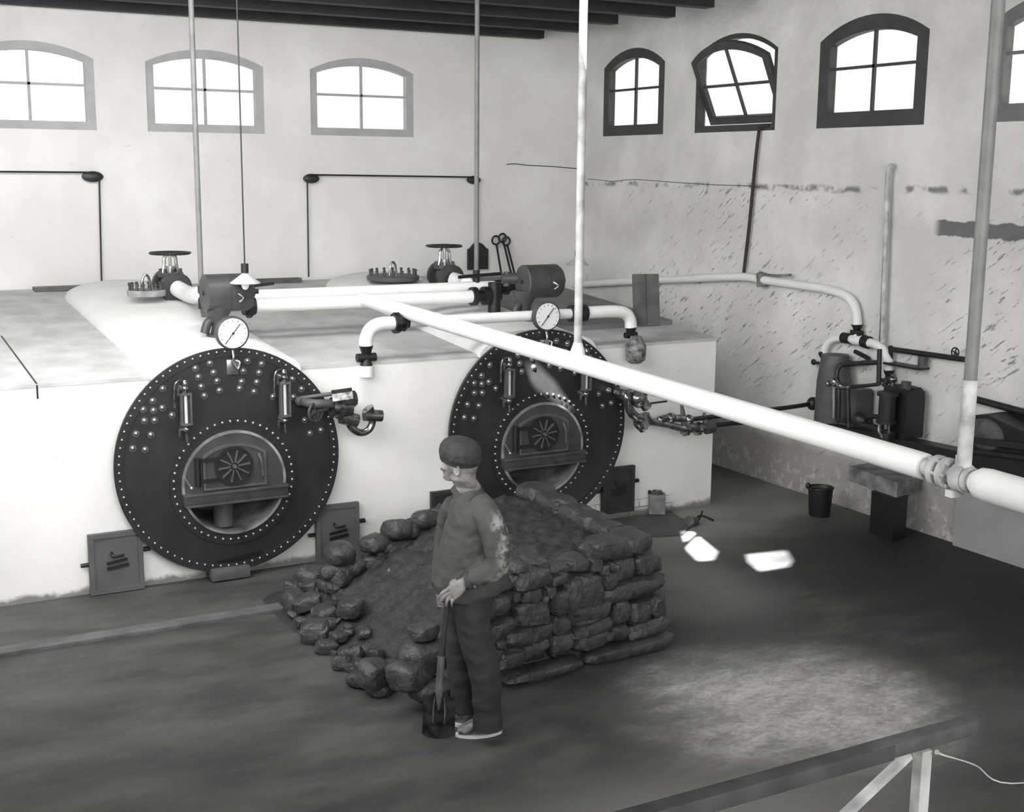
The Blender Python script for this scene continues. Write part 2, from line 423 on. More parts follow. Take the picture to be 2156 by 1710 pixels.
# ------------------------------------------------------------------ room shell
XL, XR, YB, YF, ZC = -0.8, 8.45, 13.70, -1.6, 4.93
def arch(a0, a1, z0, zs, za, f, n=14, inset=0.0, insb=None):
    """outline of a segmental-arched opening; f maps (a,z) to a world point"""
    a0 += inset; a1 -= inset; z0 += inset if insb is None else insb; zs -= inset*.35; za -= inset
    w = (a1-a0)/2; hgt = za-zs; R = (w*w+hgt*hgt)/(2*hgt); zc = za-R; th = math.asin(min(1, w/R))
    pts = [f(a0, z0)]
    pts = [f(a1, z0)] + [f((a0+a1)/2+R*math.sin(th*(1-2*k/n)), zc+R*math.cos(th*(1-2*k/n))) for k in range(n+1)] + pts
    return pts
fb = lambda dy: (lambda a, z: V(a, YB+dy, z))
fr = lambda dx: (lambda a, z: V(XR+dx, a, z))
BW = [(1.40, 2.65), (3.165, 4.42), (4.945, 6.19)]
RW = [(11.97, 13.21), (10.07, 11.385), (8.125, 9.47), (6.10, 7.45)]
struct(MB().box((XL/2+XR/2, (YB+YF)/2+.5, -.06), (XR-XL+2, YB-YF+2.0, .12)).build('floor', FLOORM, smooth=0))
w = MB().sheet([fb(0)(XL, -.05), fb(0)(XR+.4, -.05), fb(0)(XR+.4, ZC+.05), fb(0)(XL, ZC+.05)],
               [arch(a, b, 3.50, 4.205, 4.352, fb(0)) for a, b in BW], (0, .14, 0))
struct(w.build('wall_back', WALLB, smooth=0))
w = MB().sheet([fr(0)(YF, -.05), fr(0)(YB, -.05), fr(0)(YB, ZC+.05), fr(0)(YF, ZC+.05)],
               [arch(a, b, 3.545, 4.335, 4.525, fr(0)) for a, b in RW], (.14, 0, 0))
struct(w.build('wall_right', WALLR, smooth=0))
# roof with added unseen openings, shaped so the sun throws the bright patches
def hole(pts):
    q = []
    for p in pts:
        t = (p.z-ZC)/SUN_D.z; q.append(p-SUN_D*t)
    return q
PA = [W(1103, 762, 'y', 9.34), W(1128, 757, 'y', 9.34), W(1170, 800, 'y', 9.34), W(1207, 858, 'y', 9.34), W(1190, 866, 'y', 9.34), W(1118, 805, 'y', 9.34)]
PC = [W(1436, 1122, 'z', 0), W(1456, 1120, 'z', 0), W(1509, 1162, 'z', 0), W(1500, 1180, 'z', 0), W(1470, 1182, 'z', 0), W(1448, 1160, 'z', 0)]
PD = [W(1572, 1168, 'z', 0), W(1655, 1159, 'z', 0), W(1668, 1180, 'z', 0), W(1660, 1194, 'z', 0), W(1600, 1204, 'z', 0), W(1575, 1185, 'z', 0)]
w = MB().sheet([V(XL-.4, YF-.3, ZC), V(XR+.5, YF-.3, ZC), V(XR+.5, YB+.5, ZC), V(XL-.4, YB+.5, ZC)], [hole(q) for q in (PA, PC, PD)], (0, 0, .02))
struct(w.build('ceiling', CEILM, smooth=0))
struct(MB().box((XL-.1, (YF+YB)/2, ZC/2), (.2, YB-YF+.6, ZC+.1)).build('wall_left', WALLB, smooth=0))
struct(MB().box(((XL+XR)/2, YF-.1, ZC/2), (XR-XL+.8, .2, ZC+.1)).build('wall_rear', WALLB, smooth=0))

def crack(px, wall, ax, val, r=.006):
    MB().tube([W(a, b, ax, val) for a, b in px], r, 6, 3).build('plaster_crack', BLACK, wall, smooth=0)
crack([(1066, 346), (1085, 345), (1110, 348), (1150, 350), (1190, 353), (1222, 356)], bpy.data.objects['wall_back'], 'y', YB+.001)
crack([(1237, 377), (1262, 379), (1290, 382), (1330, 378), (1370, 380), (1420, 384), (1500, 389), (1560, 391), (1600, 394)], bpy.data.objects['wall_right'], 'x', XR+.002, .004)
# windows --------------------------------------------------------------
def win(n, a0, a1, z0, zs, za, f, depth, frm, bars, fwid, bot, off):
    """fixed arched window; depth = vector into the wall"""
    D = Vector(depth).normalized()
    g = lambda a, z: f(a, z)+D*off
    o = MB().ringprism(arch(a0, a1, z0, zs, za, g), arch(a0, a1, z0, zs, za, g, inset=fwid, insb=bot), D*.09)
    o = struct(o.build('window_%d' % n, frm, smooth=0))
    pin = arch(a0, a1, z0, zs, za, lambda a, z: g(a, z)+D*.05, inset=fwid-.01, insb=bot-.01)
    MB().prism(pin, D*.005).build('pane', GLASS, o, smooth=0)
    am = (a0+a1)/2; zm = z0+bot+(za-z0-bot)*.47
    MB().bar(g(am, z0+bot*.6)+D*.045, g(am, za-fwid*.8)+D*.045, .026, .03, upv=D).build('glazing_bar', bars, o, smooth=0)
    MB().bar(g(a0+fwid*.8, zm)+D*.045, g(a1-fwid*.8, zm)+D*.045, .026, .03, upv=D).build('glazing_bar', bars, o, smooth=0)
    return o
for i, (a, b) in enumerate(BW):
    win(i+1, a, b, 3.50, 4.205, 4.352, fb(0), (0, 1, 0), FRAMEL, FRAMEL, .085, .085, .02)
win(4, *RW[0], 3.545, 4.335, 4.525, fr(0), (1, 0, 0), FRAMED, FRAMED, .11, .12, .0)
win(6, *RW[2], 3.545, 4.335, 4.525, fr(0), (1, 0, 0), FRAMED, FRAMED, .135, .14, .0)
win(7, *RW[3], 3.545, 4.335, 4.525, fr(0), (1, 0, 0), FRAMEG, FRAMEG, .13, .14, .0)
# window 5 stands open: its sash pivots at mid height
a0, a1 = RW[1]; g = fr(0)
w5 = struct(MB().ringprism(arch(a0, a1, 3.545, 4.335, 4.525, g), arch(a0, a1, 3.545, 4.335, 4.525, g, inset=.05, insb=.07), X*.09).build('window_5', FRAMED, smooth=0))
piv = V(XR+.03, (a0+a1)/2, 4.03)
TL = Matrix.Translation(piv) @ Matrix.Rotation(math.radians(-24), 4, 'Y') @ Matrix.Translation(-piv)
s0, s1 = a0+.05, a1-.03
g2 = lambda a, z: V(XR+.01, a, z)
sash = MB().ringprism(arch(s0, s1, 3.60, 4.30, 4.48, g2), arch(s0, s1, 3.60, 4.30, 4.48, g2, inset=.085, insb=.085), X*.045).xform(TL).build('sash', FRAMED, w5, smooth=0)
MB().prism(arch(s0, s1, 3.60, 4.30, 4.48, lambda a, z: V(XR+.03, a, z), inset=.08), X*.004).xform(TL).build('pane', GLASS, sash, smooth=0)
am = (s0+s1)/2
MB().bar(V(XR+.03, am, 3.66), V(XR+.03, am, 4.41), .024, .028, upv=X).xform(TL).build('glazing_bar', FRAMED, sash, smooth=0)
MB().bar(V(XR+.03, s0+.06, 4.02), V(XR+.03, s1-.06, 4.02), .024, .028, upv=X).xform(TL).build('glazing_bar', FRAMED, sash, smooth=0)

# ceiling beams
ends = [(1140, 13.42), (1230, 12.55), (1295, 11.72), (1412, 10.9), (1492, 10.08)]
bl = ['dark timber beam along the back wall, lowest in view', 'dark timber beam second from the back wall', 'dark timber beam third from the back wall, its end right of the hanger rods',
      'dark timber beam fourth from the back wall', 'dark timber beam nearest the room, only its lower edge in view']
for (px, y), lb in zip(ends, bl):
    xe = W(px, {1140: 82, 1230: 68, 1295: 52, 1412: 38, 1492: 18}[px], 'z', 4.66).x
    o = MB().box(((XL+xe)/2, y+.07, 4.66+.14), (xe-XL, .15, .28), bev=.008).build('ceiling_beam', BEAM)
    tag(o, lb, 'beam', 'roof beams')
# plinth on the right wall near the camera, low dado
struct(MB().box((XR-.03, (YF+7.43)/2, .36), (.06, 7.43-YF, .72)).build('trim_1', mat('grey_dado', .34, .9, var=.15, nscale=3), smooth=0))
# kerb edging of the stokehole pit
KERB = mat('kerb_cement', .13, .9, nscale=5, col2=.08, bump=.4, bscale=15)
struct(MB().box(((XL+3.1)/2, 8.50, .012), (3.1-XL, .13, .035), bev=.008).build('trim_2', KERB, smooth=0))

# ------------------------------------------------------------------ boiler setting (whitewashed block)
YS = 9.47; BX1 = 7.36; RISE = .072; YE = 13.66
def rz(y): return 1.60+RISE*(y-YS)
BC = [(2.68, .93), (5.40, .93)]; BY = 9.36; BR = .868
setting = thing('boiler_setting', 'long whitewashed brick block that encloses both boilers, grey top', 'brickwork', (3.3, YS, 0))
fr_ = [V(XL+.01, YS, 0), V(BX1, YS, 0), V(BX1, YS, rz(YS)), V(XL+.01, YS, rz(YS))]
holes = []
for cx, cz in BC:
    c = []
    for k in range(72):
        a = 2*PI*k/72; p = V(cx+.81*math.cos(a), YS, cz+.81*math.sin(a)); p.z = min(p.z, rz(YS)-.012); c.append(p)
    holes.append(c)
MB().sheet(fr_, holes, (0, .05, 0)).build('front_wall', BRICK, setting, smooth=0)
MB().prism([V(BX1-.06, YS+.052, 0), V(BX1-.06, YE, 0), V(BX1-.06, YE, rz(YE)-.021), V(BX1-.06, YS+.052, rz(YS)-.019)], X*.06).build('end_wall', BRICK, setting, smooth=0)
# top: grey cement slope, open where the lagged shells rise through it
HW = .575
def top_strip(x0, x1):
    A = [V(x0, YS-.005, rz(YS)-.02), V(x1, YS-.005, rz(YS)-.02), V(x1, YE, rz(YE)-.02), V(x0, YE, rz(YE)-.02)]
    return A
mbt = MB().prism(top_strip(XL+.01, BX1+.004), Z*.026)
mbt.build('top_surface', ROOF, setting, smooth=0)
# joint in the cement top
for i, (cx, cz) in enumerate(BC):
    hm = MB(); prev = None; n = 26
    for j, y in enumerate([YS-.06, YS, 10, 10.6, 11.2, 11.8, 12.4, 12.9, 13.15, 13.3, 13.4]):
        t = max(0, (y-12.9)/.52); k = math.sqrt(max(0, 1-t*t)); hh = .185*(.25+.75*k) if t else .185; ww = HW*(.55+.45*k) if t else HW
        base = rz(y)-.012
        R = [hm.b.verts.new(V(cx+.02+ww*math.cos(PI*q/n)*(1), y, base+hh*max(0, math.sin(PI*q/n))**.85)) for q in range(n+1)]
        if prev:
            for q in range(n): hm.b.faces.new((prev[q], prev[q+1], R[q+1], R[q]))
        else: hm.b.faces.new(R)
        prev = R
    hm.b.faces.new(prev[::-1])
    hm.build('lagging_hump', WHITE, setting, smooth=50)
MB().prism([V(6.10, 10.15, rz(10.15)), V(BX1-.02, 10.15, rz(10.15)), V(BX1-.02, 13.1, rz(13.1)), V(6.10, 13.1, rz(13.1))], Z*.055).build('raised_slab', SLABM, setting, smooth=0)
jl = MB().bar(V(1.33, YS, rz(YS)+.003), V(1.33, 11.3, rz(11.3)+.003), .012, .012); jl.box((1.33, YS-.002, 1.55), (.012, .01, .1)); jl.build('expansion_joint', BLACK, setting, smooth=0)

# ------------------------------------------------------------------ boilers
def L(px, py, dy=0.0):
    """photo pixel on the first boiler's front plate (plane BY+dy) in its own coordinates"""
    p = W(px, py, 'y', BY+dy); return V(p.x-BC[0][0], dy, p.z-BC[0][1])
boiler = thing('boiler', 'black round riveted boiler front left of the stoker, can in its ashpit', 'boiler', (BC[0][0], BY, BC[0][1]), 'boilers')
bo = Vector(boiler.location); FC = V(.02, 0, -.165)
def bp(v): return bo+v
# front plate: eccentric hole for the furnace tube
n = 96; mb = MB()
o0 = circle(bo, X, Z, BR, n); i0 = circle(bo+FC, X, Z, .40, n)
mb.ringprism(o0, i0, (0, .025, 0)); mb.build('front_plate', IRON, boiler, smooth=30)
mb = MB(); mb.ringprism(circle(bo+V(0, .02, 0), X, Z, BR-.07, n), circle(bo+V(0, .02, 0), X, Z, BR-.10, n), (0, .32, 0)); mb.build('shell', IRON, boiler, smooth=30)
mb = MB(); mb.ringprism(circle(bo+V(0, -.012, 0), X, Z, BR+.004, n), circle(bo+V(0, -.012, 0), X, Z, BR-.062, n), (0, .013, 0)); mb.build('rim_angle', IRON, boiler, smooth=30)
mb = MB(); mb.ringprism(circle(bo+FC+V(0, -.016, 0), X, Z, .49, n), circle(bo+FC+V(0, -.016, 0), X, Z, .395, n), (0, .017, 0))
# cast letters round the flange (worn)
for k in range(9):
    a = math.radians(66-8.5*k); c = bo+FC+V(.425*math.cos(a), -.019, .425*math.sin(a)); t = V(-math.sin(a), 0, math.cos(a)); rr = V(math.cos(a), 0, math.sin(a))
    mb.box(c-t*.01, (.006, .006, .034), (t, Y, rr)); mb.box(c+rr*.012, (.022, .006, .006), (t, Y, rr))
    if k % 2: mb.box(c+t*.009, (.006, .006, .034), (t, Y, rr))
    else: mb.box(c-rr*.012, (.022, .006, .006), (t, Y, rr))
mb.build('furnace_flange', IRON, boiler, smooth=30)
mb = MB(); mb.ringprism(circle(bo+FC+V(0, -.035, 0), X, Z, .405, n), circle(bo+FC+V(0, -.035, 0), X, Z, .385, n), (0, .75, 0))
mb.lathe([(.39, 0), (.39, .02)], bo+FC+V(0, .70, 0), Y, 48); mb.build('furnace_tube', mat('ashy_tube', .34, .6, nscale=5, col2=.08), boiler, smooth=30)
# rivets
rb = MB().ell((0, 0, 0), .0115, .010, .0115, nu=10, nv=6); rv = rb.build('rivet_shape', RIVET); rmesh = rv.data; bpy.data.objects.remove(rv)
sb = MB().ell((0, 0, 0), .019, .017, .019, nu=12, nv=8); sb.cyl((0, -.002, 0), (0, .006, 0), .026, n=14); sv = sb.build('stay_shape', RIVET); smesh = sv.data; bpy.data.objects.remove(sv)
for k in range(84):
    a = 2*PI*(k+.3)/84; put('rivet', rmesh, RIVET, boiler, V(.834*math.cos(a), -.014, .834*math.sin(a)))
for k in range(48):
    a = 2*PI*(k+.3)/48; put('flange_bolt', rmesh, RIVET, boiler, FC+V(.462*math.cos(a), -.020, .462*math.sin(a)), 1.15)
stays = [(690, 262), (603, 293), (712, 318), (621, 345), (733, 368), (638, 402), (747, 425), (657, 457), (915, 247), (1000, 265), (890, 308), (985, 318),
         (880, 372), (972, 375), (868, 412), (955, 432), (407, 415), (347, 487), (405, 530), (463, 574), (247, 685), (336, 692), (227, 773), (301, 780),
         (297, 607), (358, 605), (1185, 355), (1240, 415), (1190, 465), (1258, 602), (1330, 578), (1290, 680), (1355, 662), (1068, 462), (290, 540), (352, 545)]
for zx, zy in stays:
    q = L(200+zx*620/1767, 680+zy*600/1710); q.y = -.004
    put('stay_bolt', smesh, RIVET, boiler, q)
# furnace front above the dead plate
zb = L(490, 1028).z; cr = .388
mb = MB(); zc = zb-FC.z
th0 = math.asin(zc/cr); arcp = [bo+FC+V(cr*math.cos(th0+(PI-2*th0)*k/40), -.03, cr*math.sin(th0+(PI-2*th0)*k/40)) for k in range(41)]
ff = mb.prism(arcp, (0, .03, 0)).build('furnace_front', IRON2, boiler, smooth=25)
mb = MB(); zt = zb; xw = .41
mb.box(bo+V(FC.x, -.055, zb-.005), (2*xw, .09, .018), bev=.003); mb.box(bo+V(FC.x, -.05, zb-.045), (2*xw-.01, .06, .062), bev=.003); mb.box(bo+V(FC.x, -.06, zb-.085), (2*xw-.02, .10, .016), bev=.003)
for k in range(9):   # worn raised lettering, no longer readable
    x = FC.x-.05+.022*k-.03
    mb.box(bo+V(x, -.081, zb-.045), (.012, .004, .034)); mb.box(bo+V(x+.006, -.081, zb-.045+(.011 if k % 2 else -.012)), (.014, .004, .007))
mb.build('dead_plate', IRON2, boiler, smooth=25)
# fire door
dc = L(490, 985); dw = L(555, 985).x-L(425, 985).x
x0, x1 = L(427, 985).x, L(553, 985).x; zd0 = zb+.02; zs = L(490, 955).z; za = L(490, 935).z
door_arch = arch(x0, x1, zd0, zs, za, lambda a, z: bo+V(a, -.045, z))
fd = MB().prism(door_arch, (0, .018, 0)).build('fire_door', IRON2, boiler, smooth=25)
dl = MB().ringprism(arch(x0-.012, x1+.012, zd0-.004, zs+.01, za+.014, lambda a, z: bo+V(a, -.055, z)), arch(x0+.006, x1-.006, zd0+.012, zs-.004, za-.006, lambda a, z: bo+V(a, -.055, z)), (0, .03, 0))
dl.build('door_frame', GREYIRON, fd, smooth=0)
vc = bo+L(488, 978); vc.y = BY-.05; vr = .142
mb = MB().lathe([(vr, 0), (vr, .012)], vc+V(0, -.012, 0), Y, 40)
mb.ringprism(circle(vc+V(0, -.022, 0), X, Z, vr+.008, 40), circle(vc+V(0, -.022, 0), X, Z, vr-.008, 40), (0, .015, 0)); mb.build('air_register', DARKM, fd, smooth=30)
mb = MB()
for k in range(10):
    a = 2*PI*k/10+.1; d = V(math.cos(a), 0, math.sin(a)); mb.bar(vc+d*.03+V(0, -.018, 0), vc+d*.125+V(0, -.018, 0), .012, .014, upv=Y)
mb.cyl(vc+V(0, -.04, 0), vc, .016, n=12); mb.build('register_vanes', GREYIRON, fd, smooth=30)
hx = L(412, 990)
mb = MB().cyl(bo+V(hx.x, -.06, L(412, 962).z), bo+V(hx.x, -.06, L(412, 1022).z), .022, n=14)
for pz in (968, 1012): mb.bar(bo+V(hx.x, -.06, L(412, pz).z), bo+V(x0+.10, -.055, L(412, pz).z-.0), .012, .028)
mb.build('hinge', BLACK, fd, smooth=30)
lx = L(545, 975)
mb = MB().tube([bo+V(lx.x-.02, -.06, lx.z+.09), bo+V(lx.x+.0, -.075, lx.z+.03), bo+V(lx.x+.01, -.06, lx.z-.04), bo+V(lx.x+.015, -.055, lx.z-.09)], .013, 10); mb.build('latch', GREYIRON, fd, smooth=40)
kx = L(392, 1015); mb = MB().bar(bo+V(kx.x-.02, -.05, kx.z+.04), bo+V(kx.x+.02, -.06, kx.z-.03), .014, .014); mb.ell(bo+V(kx.x+.025, -.06, kx.z-.04), .016, .016, .016); mb.build('damper_lever', STEEL, boiler, smooth=40)
# water gauges
def water_gauge(px, yt, yb, style):
    q = L(px, (yt+yb)/2); zt_, zb_ = L(px, yt).z, L(px, yb).z; x = q.x; yy = -.085
    mb = MB()
    for dx in (-.034, .034): mb.box(bo+V(x+dx, yy-.005, (zt_+zb_)/2), (.012, .05, zt_-zb_-.07))
    mb.box(bo+V(x, yy+.018, (zt_+zb_)/2), (.07, .006, zt_-zb_-.07)); mb.box(bo+V(x, yy, zt_-.04), (.085, .055, .016)); mb.box(bo+V(x, yy, zb_+.04), (.085, .055, .016)); g_ = mb.build('water_gauge', GREYIRON, boiler, smooth=0)
    for z, s, nm in ((zt_, 1, 'upper_cock'), (zb_, -1, 'lower_cock')):
        mb = MB()
        mb.cyl(bo+V(x, .0, z), bo+V(x, yy-.02, z), .016, n=12); mb.cyl(bo+V(x, -.012, z), bo+V(x, -.0, z), .036, n=16)
        mb.ell(bo+V(x, yy, z), .026, .026, .028); mb.cyl(bo+V(x, yy, z-.045*s), bo+V(x, yy, z-.02*s), .028, n=6)
        mb.cyl(bo+V(x-.05, yy, z), bo+V(x+.02, yy, z), .011, n=8); mb.bar(bo+V(x-.055, yy, z-.05), bo+V(x-.05, yy, z+.012), .014, .016, upv=X)
        if s > 0:
            mb.ell(bo+V(x, yy, zt_+.035), .022, .022, .035); mb.tube([bo+V(x, yy, zt_+.05), bo+V(x-.03, yy, zt_+.065), bo+V(x-.07, yy, zt_+.04), bo+V(x-.08, yy, zt_-.06), bo+V(x-.08, yy, zt_-.14)], .008, 8)
        else: mb.tube([bo+V(x, yy, zb_), bo+V(x, yy, zb_-.06), bo+V(x+.004, yy, zb_-.10)], .012, 10)
        mb.build(nm, BRASS, g_, smooth=40)
    mb = MB().cyl(bo+V(x, yy, zb_+.03), bo+V(x, yy, zt_-.03), .013, n=12); mb.build('gauge_glass', DIAL, g_, smooth=40)
water_gauge(385, 815, 900, 0); water_gauge(592, 792, 882, 1)
# pressure gauge on its siphon
gc = bo+L(486, 700); gc.y = BY-.05; gr = .122
mb = MB().lathe([(gr*.9, .06), (gr+.004, .05), (gr+.004, 0), (gr-.012, -.006)], gc, Y, 40); pg = mb.build('pressure_gauge', IRON2, boiler, smooth=40)
MB().lathe([(gr-.010, 0), (gr-.010, .008)], gc+V(0, -.010, 0), Y, 40).build('dial', DIAL, pg, smooth=30)
mb = MB().bar(gc+V(-.06, -.013, -.075), gc+V(.055, -.013, .07), .004, .005, upv=Y); mb.cyl(gc+V(0, -.018, 0), gc+V(0, -.008, 0), .009, n=10)
for k in range(13):
    a = math.radians(-50+280*k/12); d = V(math.cos(a), 0, math.sin(a)); mb.bar(gc+d*.088+V(0, -.0115, 0), gc+d*.103+V(0, -.0115, 0), .003, .004, upv=Y)
mb.build('needle', BLACK, pg, smooth=0)
mb = MB().tube([gc+V(0, .02, -gr), gc+V(0, .0, -gr-.05), gc+V(0, .0, -gr-.10), gc+V(.03, -.005, -gr-.15), gc+V(.045, -.005, -gr-.10), gc+V(.02, .01, -gr-.09)], .010, 10); mb.box(gc+V(0, .045, -gr-.14), (.09, .03, .12), bev=.01)
mb.build('siphon', STEEL, pg, smooth=40)
b2 = dup(boiler, (BC[1][0], BY, BC[1][1]), 'black round riveted boiler front behind the coal heap, right of the stoker')
# foot under the first boiler
mb = MB().box((2.64, 9.40, .055), (.30, .22, .09), bev=.01); mb.prism([V(2.50, 9.36, .08), V(2.95, 9.36, .10), V(2.90, 9.36, .19), V(2.53, 9.36, .15)], (0, .1, 0))
tag(mb.build('boiler_foot', GREYIRON), 'dark foot block on the floor right under the left boiler front', 'block')
# ash can
ac = bo+L(478, 1098); ac.y = BY+.02; abz = bo.z+FC.z-.385*.93
mb = MB().lathe([(.074, 0), (.078, .17), (.092, .175), (.092, .19), (.085, .195)], V(ac.x, BY+.10, abz-.003), Z, 28)
tag(mb.build('ash_can', GREYIRON), 'small round lidded metal can standing in the left boiler ashpit', 'can')

# ------------------------------------------------------------------ flue doors
def flue_door(px0, py0, px1, py1, m, label, flip=False, y=9.44):
    a = W(px0, py1, 'y', y); b = W(px1, py0, 'y', y)
    x0, x1 = min(a.x, b.x), max(a.x, b.x); z0 = max(.0, W((px0+px1)/2, py1, 'y', y).z); z1 = W((px0+px1)/2, py0, 'y', y).z
    o = thing('flue_door', label, 'door', ((x0+x1)/2, y, z0), 'iron soot doors'); cx = (x0+x1)/2; cz = (z0+z1)/2; w_, h_ = x1-x0, z1-z0
    mb = MB().box((cx, y-.015, cz), (w_, .03, h_), bev=.004); mb.build('panel', m, o, smooth=0)
    mb = MB().ringprism([V(x0, y-.045, z0), V(x1, y-.045, z0), V(x1, y-.045, z1), V(x0, y-.045, z1)], [V(x0+.035, y-.045, z0+.035), V(x1-.035, y-.045, z0+.035), V(x1-.035, y-.045, z1-.035), V(x0+.035, y-.045, z1-.035)], (0, .02, 0)); mb.build('frame', m, o, smooth=0)
    mb = MB().tube([V(cx-.03, y-.035, cz+h_*.17), V(cx-.035, y-.07, cz+h_*.14), V(cx, y-.08, cz+h_*.12), V(cx+.05, y-.06, cz+h_*.12)], .010, 8); mb.build('handle', BLACK, o, smooth=40)
    mb = MB().bar(V(cx-.07, y-.034, cz-.01*h_), V(cx+.08, y-.034, cz+.03*h_), .012, .02); mb.bar(V(cx-.07, y-.034, cz-.10*h_), V(cx+.09, y-.034, cz-.06*h_), .012, .024); mb.build('slots', BLACK, o, smooth=0)
    mb = MB().cyl(V(x0-.055, y-.01, cz), V(x0+.01, y-.01, cz), .016, n=10); mb.cyl(V(x1-.01, y-.01, cz+h_*.14), V(x1+.06, y-.01, cz+h_*.14), .018, n=10); mb.build('hinge_pin', BLACK, o, smooth=40)
    return o
flue_door(189, 1118, 297, 1244, DOORM, 'grey iron soot door at the far left, below the left boiler')
flue_door(664, 1060, 752, 1178, DOORM, 'grey iron soot door between the left boiler and the coal heap')
flue_door(905, 1030, 985, 1110, DOORD, 'dark iron soot door half hidden behind the stoker and coal')
flue_door(1264, 982, 1332, 1078, DOORD, 'dark iron soot door low down right of the right boiler')

# ------------------------------------------------------------------ safety valves on the boiler crowns
def safety_valve(px, py, bx, by_, bz, lab, m):
    c = W(px, py, 'y', 10.0); o = thing('safety_valve', lab, 'valve', (bx, by_, bz), 'weighted safety valves')
    R, Ln = .150, .37
    mb = MB().lathe([(R-.012, -.003), (R, .006), (R, Ln*.48), (R-.004, Ln*.485), (R-.004, Ln*.51), (R, Ln*.515), (R, Ln-.03), (R*.86, Ln)], c-X*Ln/2, X, 40); mb.build('weight_drum', m, o, smooth=35)
    mb = MB().lathe([(.095, 0), (.095, .025), (.062, .03), (.055, .08), (.060, .13), (.10, .20), (.11, .26)], V(bx, by_, bz), Z, 28)
    mb.tube([V(bx-.03, by_, bz+.15), V(bx-.09, by_-.02, bz+.12), V(bx-.12, by_-.03, bz+.04)], .035, 12); mb.build('pedestal', m, o, smooth=35)
    mb = MB().cyl(c-X*(Ln/2+.012), c-X*(Ln/2-.01), .018, n=6); mb.cyl(c+X*(Ln/2-.01), c+X*(Ln/2+.035), .045, n=8); mb.cyl(c+X*(Ln/2+.03), c+X*(Ln/2+.07), .02, n=8); mb.build('spindle_nut', BLACK, o, smooth=30)
    mb = MB().tube([c+V(.05, -R+.005, -.0), c+V(.08, -R-.03, -.03), c+V(.05, -R-.015, -.06)], .010, 8); mb.build('lifting_hook', BRASS, o, smooth=40)
    return o, c
sv1, c1 = safety_valve(478, 616, 2.80, 10.0, 1.80, 'dark drum-shaped safety valve weight above the left boiler', IRON2)
mb = MB().cyl(c1+V(.14, .05, .03), c1+V(.42, .10, .05), .012, n=8); mb.build('lever', BLACK, sv1, smooth=40)
sv2, c2 = safety_valve(1138, 592, 5.60, 10.0, 1.81, 'dark drum-shaped safety valve weight above the right boiler', IRON2)
mb = MB().cyl(c2+V(-.1, .1, .02), c2+V(-.3, .18, .02), .05, n=14); mb.cyl(c2+V(-.26, .16, -.05), c2+V(-.26, .16, .08), .03, n=10); mb.build('side_branch', IRON2, sv2, smooth=40)

# ------------------------------------------------------------------ stop valves with handwheels
def stop_valve(px, py, wpy, y, lab, m, bx):
    c = W(px, py, 'y', y); wz = W(px, wpy, 'y', y).z
    o = thing('stop_valve', lab, 'valve', (c.x, c.y, c.z-.14), 'wheel stop valves')
    d = V(.15, -.95, -.12).normalized()
    mb = MB().ell(c, .10, .12, .12); mb.cyl(c+d*.09, c+d*.145, .145, n=28); mb.cyl(c-d*.10, c-d*.14, .13, n=28); mb.cyl(c-Z*.14, c-Z*.02, .075, n=20); mb.cyl(c+Z*.08, c+Z*.12, .115, n=24)
    for k in range(8):
        a = 2*PI*k/8; mb.cyl(c+V(.095*math.cos(a), .095*math.sin(a), .11), c+V(.095*math.cos(a), .095*math.sin(a), .155), .014, n=6)
    mb.build('body', m, o, smooth=35)
    mb = MB()
    for s in (-1, 1): mb.tube([c+V(.07*s, 0, .12), c+V(.055*s, 0, .2), c+V(.05*s, 0, .26), c+V(.012*s, 0, .29)], .016, 8)
    mb.cyl(c+Z*.12, c+Z*.18, .04, n=14); mb.cyl(c+Z*.27, c+Z*.30, .03, n=12); mb.build('yoke', STEEL, o, smooth=40)
    mb = MB().cyl(c+Z*.12, V(c.x, c.y, wz+.02), .013, n=10); mb.build('spindle', STEEL, o, smooth=40)
    mb = handwheel(MB(), V(c.x, c.y, wz), Z, .175, .012, 5, .022)
    for k in range(5):
        a = 2*PI*k/5; mb.ell(V(c.x+.175*math.cos(a), c.y+.175*math.sin(a), wz), .025, .025, .013)
    mb.build('handwheel', BLACK, o, smooth=40)
    return o, c, d
st1, k1, d1 = stop_valve(360, 601, 533, 11.9, 'iron wheel stop valve at the back left, beside the flowery-looking fittings ring'.replace('flowery-looking fittings', 'left bolted manhole'), IRON2, 0)
st2, k2, d2 = stop_valve(936, 582, 518, 12.0, 'iron wheel stop valve at the back right, below the hanging board', IRON2, 0)

# ------------------------------------------------------------------ steam pipes
HY = 10.40
e0, e1 = W(505, 621, 'y', 10.58), W(1040, 606, 'y', 10.58)
zz = (e0.z+e1.z)/2; e0.z = e1.z = zz
o = thing('steam_header', 'white lagged cross pipe joining both stop valves, upper of the pair', 'pipe', (e0+e1)/2, 'lagged steam pipes')
mb = MB().cyl(e0, e1, .052, n=24); mb.build('lagging', LAG, o)
b0 = k1+d1*.145; mb = MB().tube([b0, b0+d1*.3, V(e0.x-.30, 10.68, zz+.02), V(e0.x-.26, 10.58, zz)], [.075, .075, .07, .06], 20); mb.build('branch_lagging', LAG, o)
mb = MB().cyl(V(e0.x-.28, 10.58, zz), V(e0.x+.02, 10.58, zz), .056, n=18); mb.cyl(V(e0.x-.30, 10.58, zz-.02), V(e0.x-.30, 10.58, zz-.16), .05, .035, n=14); mb.cyl(V(e0.x-.2, 10.58, zz), V(e0.x-.17, 10.58, zz), .085, n=18); mb.build('elbow', GREYIRON, o, smooth=40)
b0 = k2+d2*.145; mb = MB().tube([b0, b0+d2*.25, V(e1.x-.2, 10.75, zz+.02)], [.075, .075, .06], 20); mb.build('branch_lagging', LAG, o)
